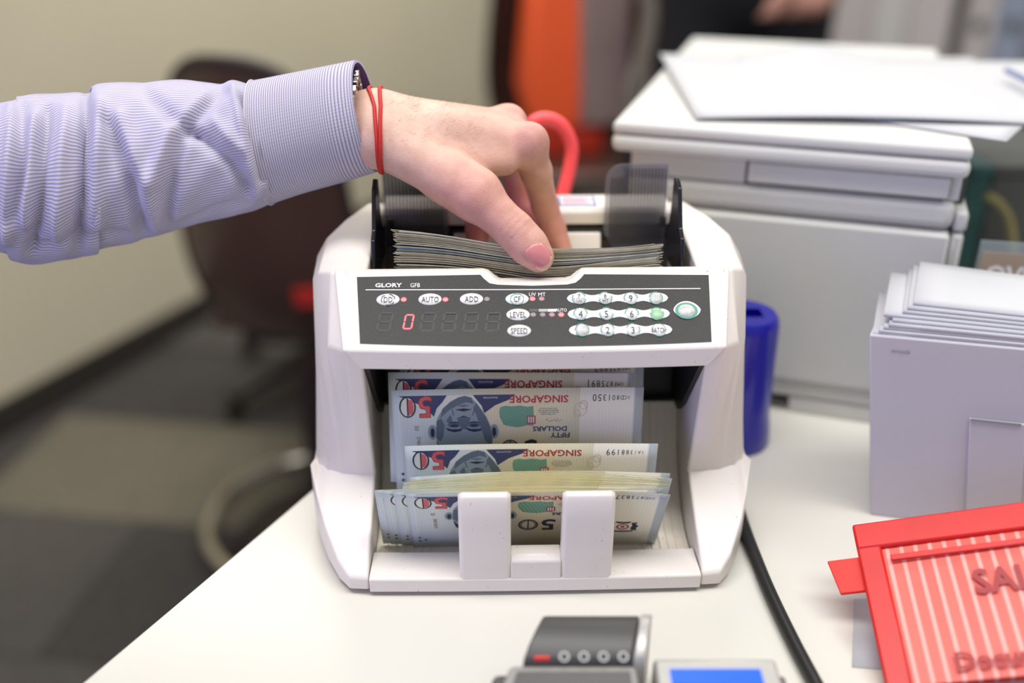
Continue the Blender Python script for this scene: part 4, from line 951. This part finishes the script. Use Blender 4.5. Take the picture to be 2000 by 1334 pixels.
sc_ = wb('screen', *xprism(.0785, .1235, [(.28,.0259),(.28,.0266),(.3735,.0331),(.3735,.0322)]), M_scr, smooth=0); sc_['label'] = 'lit blue screen'
wb('side_button', *cylVF((.1345, .375, D(.018)), (.1375, .375, D(.018)), .006), M_tdark)
wb('side_cap', *xprism(-.003, .004, [(.33,.004),(.33,.022),(.372,.030),(.378,.024),(.378,.004)], k0=.35, k1=.35), M_tdark, bevel=.002)
M_icon = mat('icon_pale', S(200,200,196), .5); M_ibtn = mat('icon_red', S(215,50,50), .5)
wb('red_button', *boxVF(.0110, .0188, .3752, .3772, D(.0350), D(.0385)), M_ibtn, bevel=.0004)
for i in range(4):
    x = .0240+.0098*i; wb('icon_button', *ringVF((x+.002, .3765, D(.0382)), (0, -.6, 1), .0022, .0005, 18, 6), M_icon)
# ================================================================== background furniture
M_shell = mat('chair_shell_brown', S(70,48,40), .35, coat=.3, var=.08, vscale=6); M_shelle = mat('chair_rim_dark', S(34,24,20), .5); M_chr = mat('chrome', S(200,196,186), .18, metal=1.0)
def shell_chair(name, label, back_c, W, Hs, lean, yaw, pole, ringr, group, ringz=.05, red_refl=False):
    t = thing(name, Vector((pole[0], pole[1], 0)), label, 'chair', group)
    cyw, syw = math.cos(yaw), math.sin(yaw); ux = Vector((cyw, syw, 0)); fw = Vector((-syw, cyw, 0)); upv = (Vector((0,0,1))*math.cos(lean) - fw*math.sin(lean))
    nrm = ux.cross(upv).normalized(); rings = []
    for k, off in ((1.0, 0.0), (1.0, .014)):
        pass
    def surf(a, b, d): return back_c + ux*a*(1-.10*b)*W/2 + upv*b*Hs/2 + fw*(.05*a*a + .05*max(0, -b)**3 + d)
    N = 40; rows = []
    for d, order in ((0, (0.02, .35, .65, .85, .95, 1.0)), (.014, (1.0, .95, .85, .65, .35, .02))):
        for k in order: rows.append([surf(k*x, k*y, d) for x, y in ellipse2(1, 1, N, p=2.9)])
    V, F = loftVF(rows); sh = fixn(obj('back_shell', V, F, M_shell, t, smooth=70))
    fixn(obj('shell_rim', *tubeVF([surf(x, y, .007) for x, y in ellipse2(1, 1, N, p=2.9)], .010, 8, closed=True), M_shelle, sh))
    sc = back_c - upv*Hs*.5 + fw*.05; st = [sc - ux*W*.48, sc + ux*W*.48, sc + ux*W*.44 + fw*.36, sc - ux*W*.44 + fw*.36]
    fixn(obj('seat', *prismVF(st, (0,0,0), (0,0,.035)), M_shell, t, bevel=.012, seg=3))
    zt = sc.z
    obj('pole', *cylVF((pole[0], pole[1], .05), (pole[0], pole[1], zt), .022), M_shelle, t)
    obj('foot_ring', *ringVF((pole[0], pole[1], ringz), (0,0,1), ringr, .013, 56, 10), M_chr, t)
    for i in range(4):
        a = i*math.pi/2+.5; fixn(obj('ring_spoke', *tubeVF([Vector((pole[0], pole[1], ringz)), Vector((pole[0]+ringr*math.cos(a), pole[1]+ringr*math.sin(a), ringz))], .008, 8), M_shelle, t))
    fixn(obj('floor_plate', *cylVF((pole[0], pole[1], 0), (pole[0], pole[1], .02), .17, .15, 32), M_shelle, t))
    if red_refl:  # red reflection on the shell, built as a coloured strip
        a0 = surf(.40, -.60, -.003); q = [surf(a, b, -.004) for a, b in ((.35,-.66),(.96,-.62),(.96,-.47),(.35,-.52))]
        fixn(obj('red_reflection', *prismVF(q, -fw*.002, fw*.004), mat('red_reflection', S(205,50,42), .5), sh)).__setitem__('label', 'red reflection on the shell, modelled as a strip')
    return t
bc = P(482, 425, 1.52)
shell_chair('shell_chair', 'brown shell chair with chrome foot ring standing beyond the desk edge', bc, .305, .50, math.radians(6), math.radians(-14), (-.345, 1.50), .205, 'shell chairs in the room', red_refl=True)
shell_chair('shell_chair', 'dark shell chair with the orange bag on its seat', P(1105, 48, 2.35), .36, .56, math.radians(-8), math.radians(190), (.11, 2.12), .14, 'shell chairs in the room')
# low stool: black star base
sx_, sy_ = -.42, 2.12; stl = thing('swivel_stool', Vector((sx_, sy_, 0)), 'low black swivel stool on a star base behind the brown chair', 'stool')
ft = PZ(460, 820, FZ); a0 = math.atan2(ft.y-sy_, ft.x-sx_)
for i in range(5):
    a = a0+i*2*math.pi/5; d = Vector((math.cos(a), math.sin(a), 0)); p = Vector((sx_, sy_, 0))
    fixn(obj('base_leg', *tubeVF([p+d*.02+Vector((0,0,.11)), p+d*.28+Vector((0,0,.055))], [.024, .018], 10), M_shelle, stl))
    fixn(obj('caster', *ringVF(p+d*.275+Vector((0,0,.025)), (-d.y, d.x, 0), .014, .011, 16, 8), M_shelle, stl))
fixn(obj('column', *cylVF((sx_, sy_, .07), (sx_, sy_, .36), .025), M_shelle, stl)); fixn(obj('stool_seat', *cylVF((sx_, sy_, .355), (sx_, sy_, .40), .12, n=32), M_shelle, stl, bevel=.01))
# orange bag on the second chair
M_or = mat('orange_fabric', S(255,96,40), .6, var=.06, vscale=10); M_tau = mat('taupe_fabric', S(140,120,112), .6, var=.1, vscale=8); M_ord = mat('orange_base', S(190,44,14), .65)
g0 = P(1060, 215, 2.12); bag = thing('tote_bag', Vector((g0.x, g0.y, P(1105, 48, 2.35).z-.277+.036+.021)), 'bright orange tote bag with a taupe panel on the dark chair', 'bag', rz=math.radians(12))
fixn(obj('bag_body', *loftVF([[Vector(v) for v in ((-.005,0,.0),(.13,0,.0),(.13,.12,.0),(-.005,.12,.0))], [Vector(v) for v in ((-.035,-.01,.12),(.15,-.01,.12),(.15,.13,.12),(-.035,.13,.12))], [Vector(v) for v in ((-.01,.03,.42),(.14,.03,.42),(.14,.12,.42),(-.01,.12,.42))]]), M_or, bag, local=True, bevel=.012))
fixn(obj('bag_base', *boxVF(-.008, .133, -.012, .124, -.02, .05), M_ord, bag, local=True, bevel=.006))
fixn(obj('bag_panel', *loftVF([[Vector(v) for v in ((.078,-.028,.045),(.185,-.028,.045),(.185,.02,.045),(.078,.02,.045))], [Vector(v) for v in ((.078,.004,.42),(.185,.004,.42),(.185,.05,.42),(.078,.05,.42))]]), M_tau, bag, local=True, bevel=.008))
obj('bag_handle', *tubeVF(catmull([Vector((.0,.07,.42)), Vector((.02,.07,.52)), Vector((.065,.07,.56)), Vector((.11,.07,.52)), Vector((.13,.07,.42))], 6), .008, 8), M_ord, bag, local=True)
# coat stand arc: pale hoop
hp = [P(1255,-60,1.6), P(1268,20,1.6), P(1256,110,1.6), P(1235,180,1.6), P(1232,260,1.6)]
hoop = thing('hoop_stand', Vector((hp[-1].x, hp[-1].y, 0)), 'pale curved metal stand beside the orange bag', 'stand')
M_hoop = mat('hoop_beige', S(110,102,90), .4)
obj('hoop', *tubeVF(catmull([hp[0]+Vector((-.02,0,.25))]+hp, 6), .014, 10), M_hoop, hoop); obj('stem', *cylVF(hp[-1], (hp[-1].x, hp[-1].y, .02), .014), M_shelle, hoop); obj('stand_base', *cylVF((hp[-1].x, hp[-1].y, 0), (hp[-1].x, hp[-1].y, .02), .06), M_shelle, hoop)
# person in black behind the printer
M_black = mat('black_cloth', S(20,20,23), .85, var=.2, vscale=14); M_skin2 = mat('skin_plain', S(190,140,120), .55); M_hair = mat('dark_hair', S(24,20,18), .6)
bx, by = .445, 2.0
def body_sdf(X):
    d = None
    def add(q, k=.05):
        nonlocal d
        d = q if d is None else smin(d, q, k)
    C = lambda a, b, ra, rb, k=.05: add(sd_cone(X, np.array(a)+[bx, by, 0], np.array(b)+[bx, by, 0], ra, rb), k)
    for s in (-1, 1):
        C((s*.09,0,.92), (s*.105,-.01,.50), .085, .058); C((s*.105,-.01,.50), (s*.11,.02,.09), .056, .038); C((s*.11,.03,.04), (s*.125,-.15,.035), .038, .030, .02)
        C((s*.17,0,1.40), (s*.215,.02,1.12), .052, .042, .03); C((s*.215,.02,1.12), (.10,-.20,.945) if s > 0 else (-.10,.17,.96), .040, .030, .02)
    C((0,0,.95), (0,.0,1.12), .135, .125); C((0,0,1.12), (0,0,1.34), .125, .14); C((-.13,0,1.40), (.13,0,1.40), .06, .06)
    C((0,0,1.42), (0,-.01,1.54), .055, .052, .02); add(sd_ell(X, (bx, by-.015, 1.625), (.078, .098, .118)), .02)
    add(sd_ell(X, (bx, by-.115, 1.605), (.014, .018, .022)), .012)
    for s in (-1, 1): add(sd_ell(X, (bx+s*.08, by-.005, 1.615), (.010, .02, .03)), .006)
    # hands resting together in front, five fingers each
    for s in (-1, 1):
        h = np.array((.065, -.235, .918)) if s > 0 else np.array((-.06, .185, .93)); C((.10,-.20,.945) if s > 0 else (-.10,.17,.96), tuple(h), .028, .030, .012)
        for i in range(4):
            o = np.array((s*(-.005-.006*i), .0, .018-.013*i)); m = h+o+np.array((-s*.045, -.03+.004*i, .002)); e = m+np.array((-s*.03, .004, -.014)); C(tuple(h+o*1.2), tuple(m), .0095, .009, .004); C(tuple(m), tuple(e), .009, .0075, .004)
        C(tuple(h), tuple(h+np.array((-s*.035, -.012, .042))), .012, .009, .006)
    return d
BV, BF = surface_nets(body_sdf, (bx-.34, by-.38, -.012), (bx+.34, by+.22, 1.79), .0135)
fc = BV[BF].mean(1); rel = fc-np.array([bx, by, 0]); mi = np.zeros(len(fc), int)
mi[(rel[:, 2] > 1.475)] = 1; mi[(rel[:, 1] < -.205) & (rel[:, 2] > .82) & (rel[:, 2] < .95)] = 1
mi[(rel[:, 2] > 1.66) | ((rel[:, 2] > 1.55) & (rel[:, 1] > .035))] = 2
p2 = thing('person', Vector((bx, by, 0)), 'person in black clothes standing behind the printer, one hand held in front', 'person')
obj('body', [Vector(v) for v in BV], BF.tolist(), [M_black, M_skin2, M_hair], p2, smooth=180, mi=mi.tolist())
for s in (-1, 1): obj('eye', *cylVF((bx+s*.03, by-.104, 1.633), (bx+s*.03, by-.110, 1.633), .010, .006, 12), M_hair, p2)
obj('mouth', *boxVF(bx-.022, bx+.022, by-.112, by-.104, 1.563, 1.571), mat('lips', S(160,90,84), .5), p2, bevel=.002)
# cabinet and binders at the back
M_cab = mat('cabinet_pale', S(232,224,220), .6); M_cab2 = mat('cabinet_white', S(240,238,232), .6); M_cabd = mat('shelf_dark', S(70,64,58), .6)
cb = thing('cabinet', Vector((.95, 2.95, 0)), 'tall pale cabinet with flat doors at the back of the room', 'cabinet')
fixn(obj('cabinet_body', *boxVF(.74, 1.155, 2.72, 3.1, 0, 1.9), M_cab, cb, smooth=0))
for i, (a, b) in enumerate(((.742, .935), (.940, 1.030), (1.035, 1.148))):
    dr = fixn(obj('cabinet_door', *boxVF(a, b, 2.700, 2.719, .06, 1.88), M_cab2 if i == 1 else M_cab, cb, bevel=.003)); fixn(obj('handle', *boxVF(b-.03, b-.018, 2.675, 2.700, 1.0, 1.14), M_leg, dr, bevel=.003))
bk = thing('bookshelf', Vector((1.5, 2.9, 0)), 'dark open shelf unit holding binders next to the cabinet', 'shelf')
for z in (.05, .30, .588, .98, 1.4, 1.8): fixn(obj('shelf_board', *boxVF(1.19, 1.95, 2.72, 3.05, z-.012, z+.012), M_cabd, bk, smooth=0))
for x in (1.175, 1.955): fixn(obj('side_board', *boxVF(x-.013, x+.013, 2.72, 3.06, 0, 1.9), M_cabd, bk, smooth=0))
fixn(obj('back_board', *boxVF(1.19, 1.94, 3.05, 3.06, 0, 1.9), M_cabd, bk, smooth=0))
M_bind = [mat('binder_cream', S(232,224,216), .6), mat('binder_blue_white', S(176,186,204), .6), mat('binder_grey', S(150,150,156), .6)]
x = 1.195
for i in range(8):
    w_ = .088; col = M_bind[(0, 1, 2, 0, 1, 0, 2, 1)[i]]
    bd = thing('binder', Vector((x+w_/2, 2.85, .601)), ['cream binder with a finger hole at the end of the row next to the cabinet', 'pale blue binder beside the end binder of the row', 'grey binder on the dark shelf', 'cream binder in the middle of the shelf row'][min(i, 3)] if i < 4 else ['pale blue binder in the far half of the row', 'cream binder in the far half of the row', 'grey binder in the far half of the row', 'pale blue binder ending the row'][i-4], 'binder', 'binders on the dark shelf')
    fixn(obj('spine', *boxVF(x, x+w_-.004, 2.735, 2.99, .601, .925), col, bd, bevel=.004))
    fixn(obj('finger_hole', *cylVF((x+w_/2-.002, 2.732, .732), (x+w_/2-.002, 2.7365, .732), .018), M_printd, bd)); x += w_
# storage boxes and cord right of the printer
M_tealb = mat('dark_teal_board', S(30,74,72), .7); M_greyb = mat('dark_grey_board', S(62,64,62), .7)
q = P(1925, 380, .93)
for nm, a, b, m, lab in (('storage_box', .440, .462, M_tealb, 'dark teal upright file box behind the sign holder'), ('storage_box', .463, .56, M_greyb, 'dark grey upright file box behind the sign holder')):
    V, F = boxVF(a, b, .93, 1.10, DZ, DZ+.12)
    tg_ = thing(nm, Vector(((a+b)/2, 1.0, DZ)), lab, 'box', 'upright file boxes'); fixn(obj('box_body', V, F, m, tg_, bevel=.002)); fixn(obj('box_lid', *boxVF(a-.0004, b+.0004, .928, 1.102, DZ+.1202, DZ+.130), m, tg_, bevel=.001))
tag(obj('gold_cord', *tubeVF(catmull([P(1926,382,.915), P(1948,393,.915), P(1968,420,.915), P(1977,460,.91), P(1979,520,.90), PZ(1990,640,.004)], 6), .0040, 8), mat('gold_cord', S(128,120,76), .6)), 'dull gold cord hanging in front of the file boxes', 'cord')
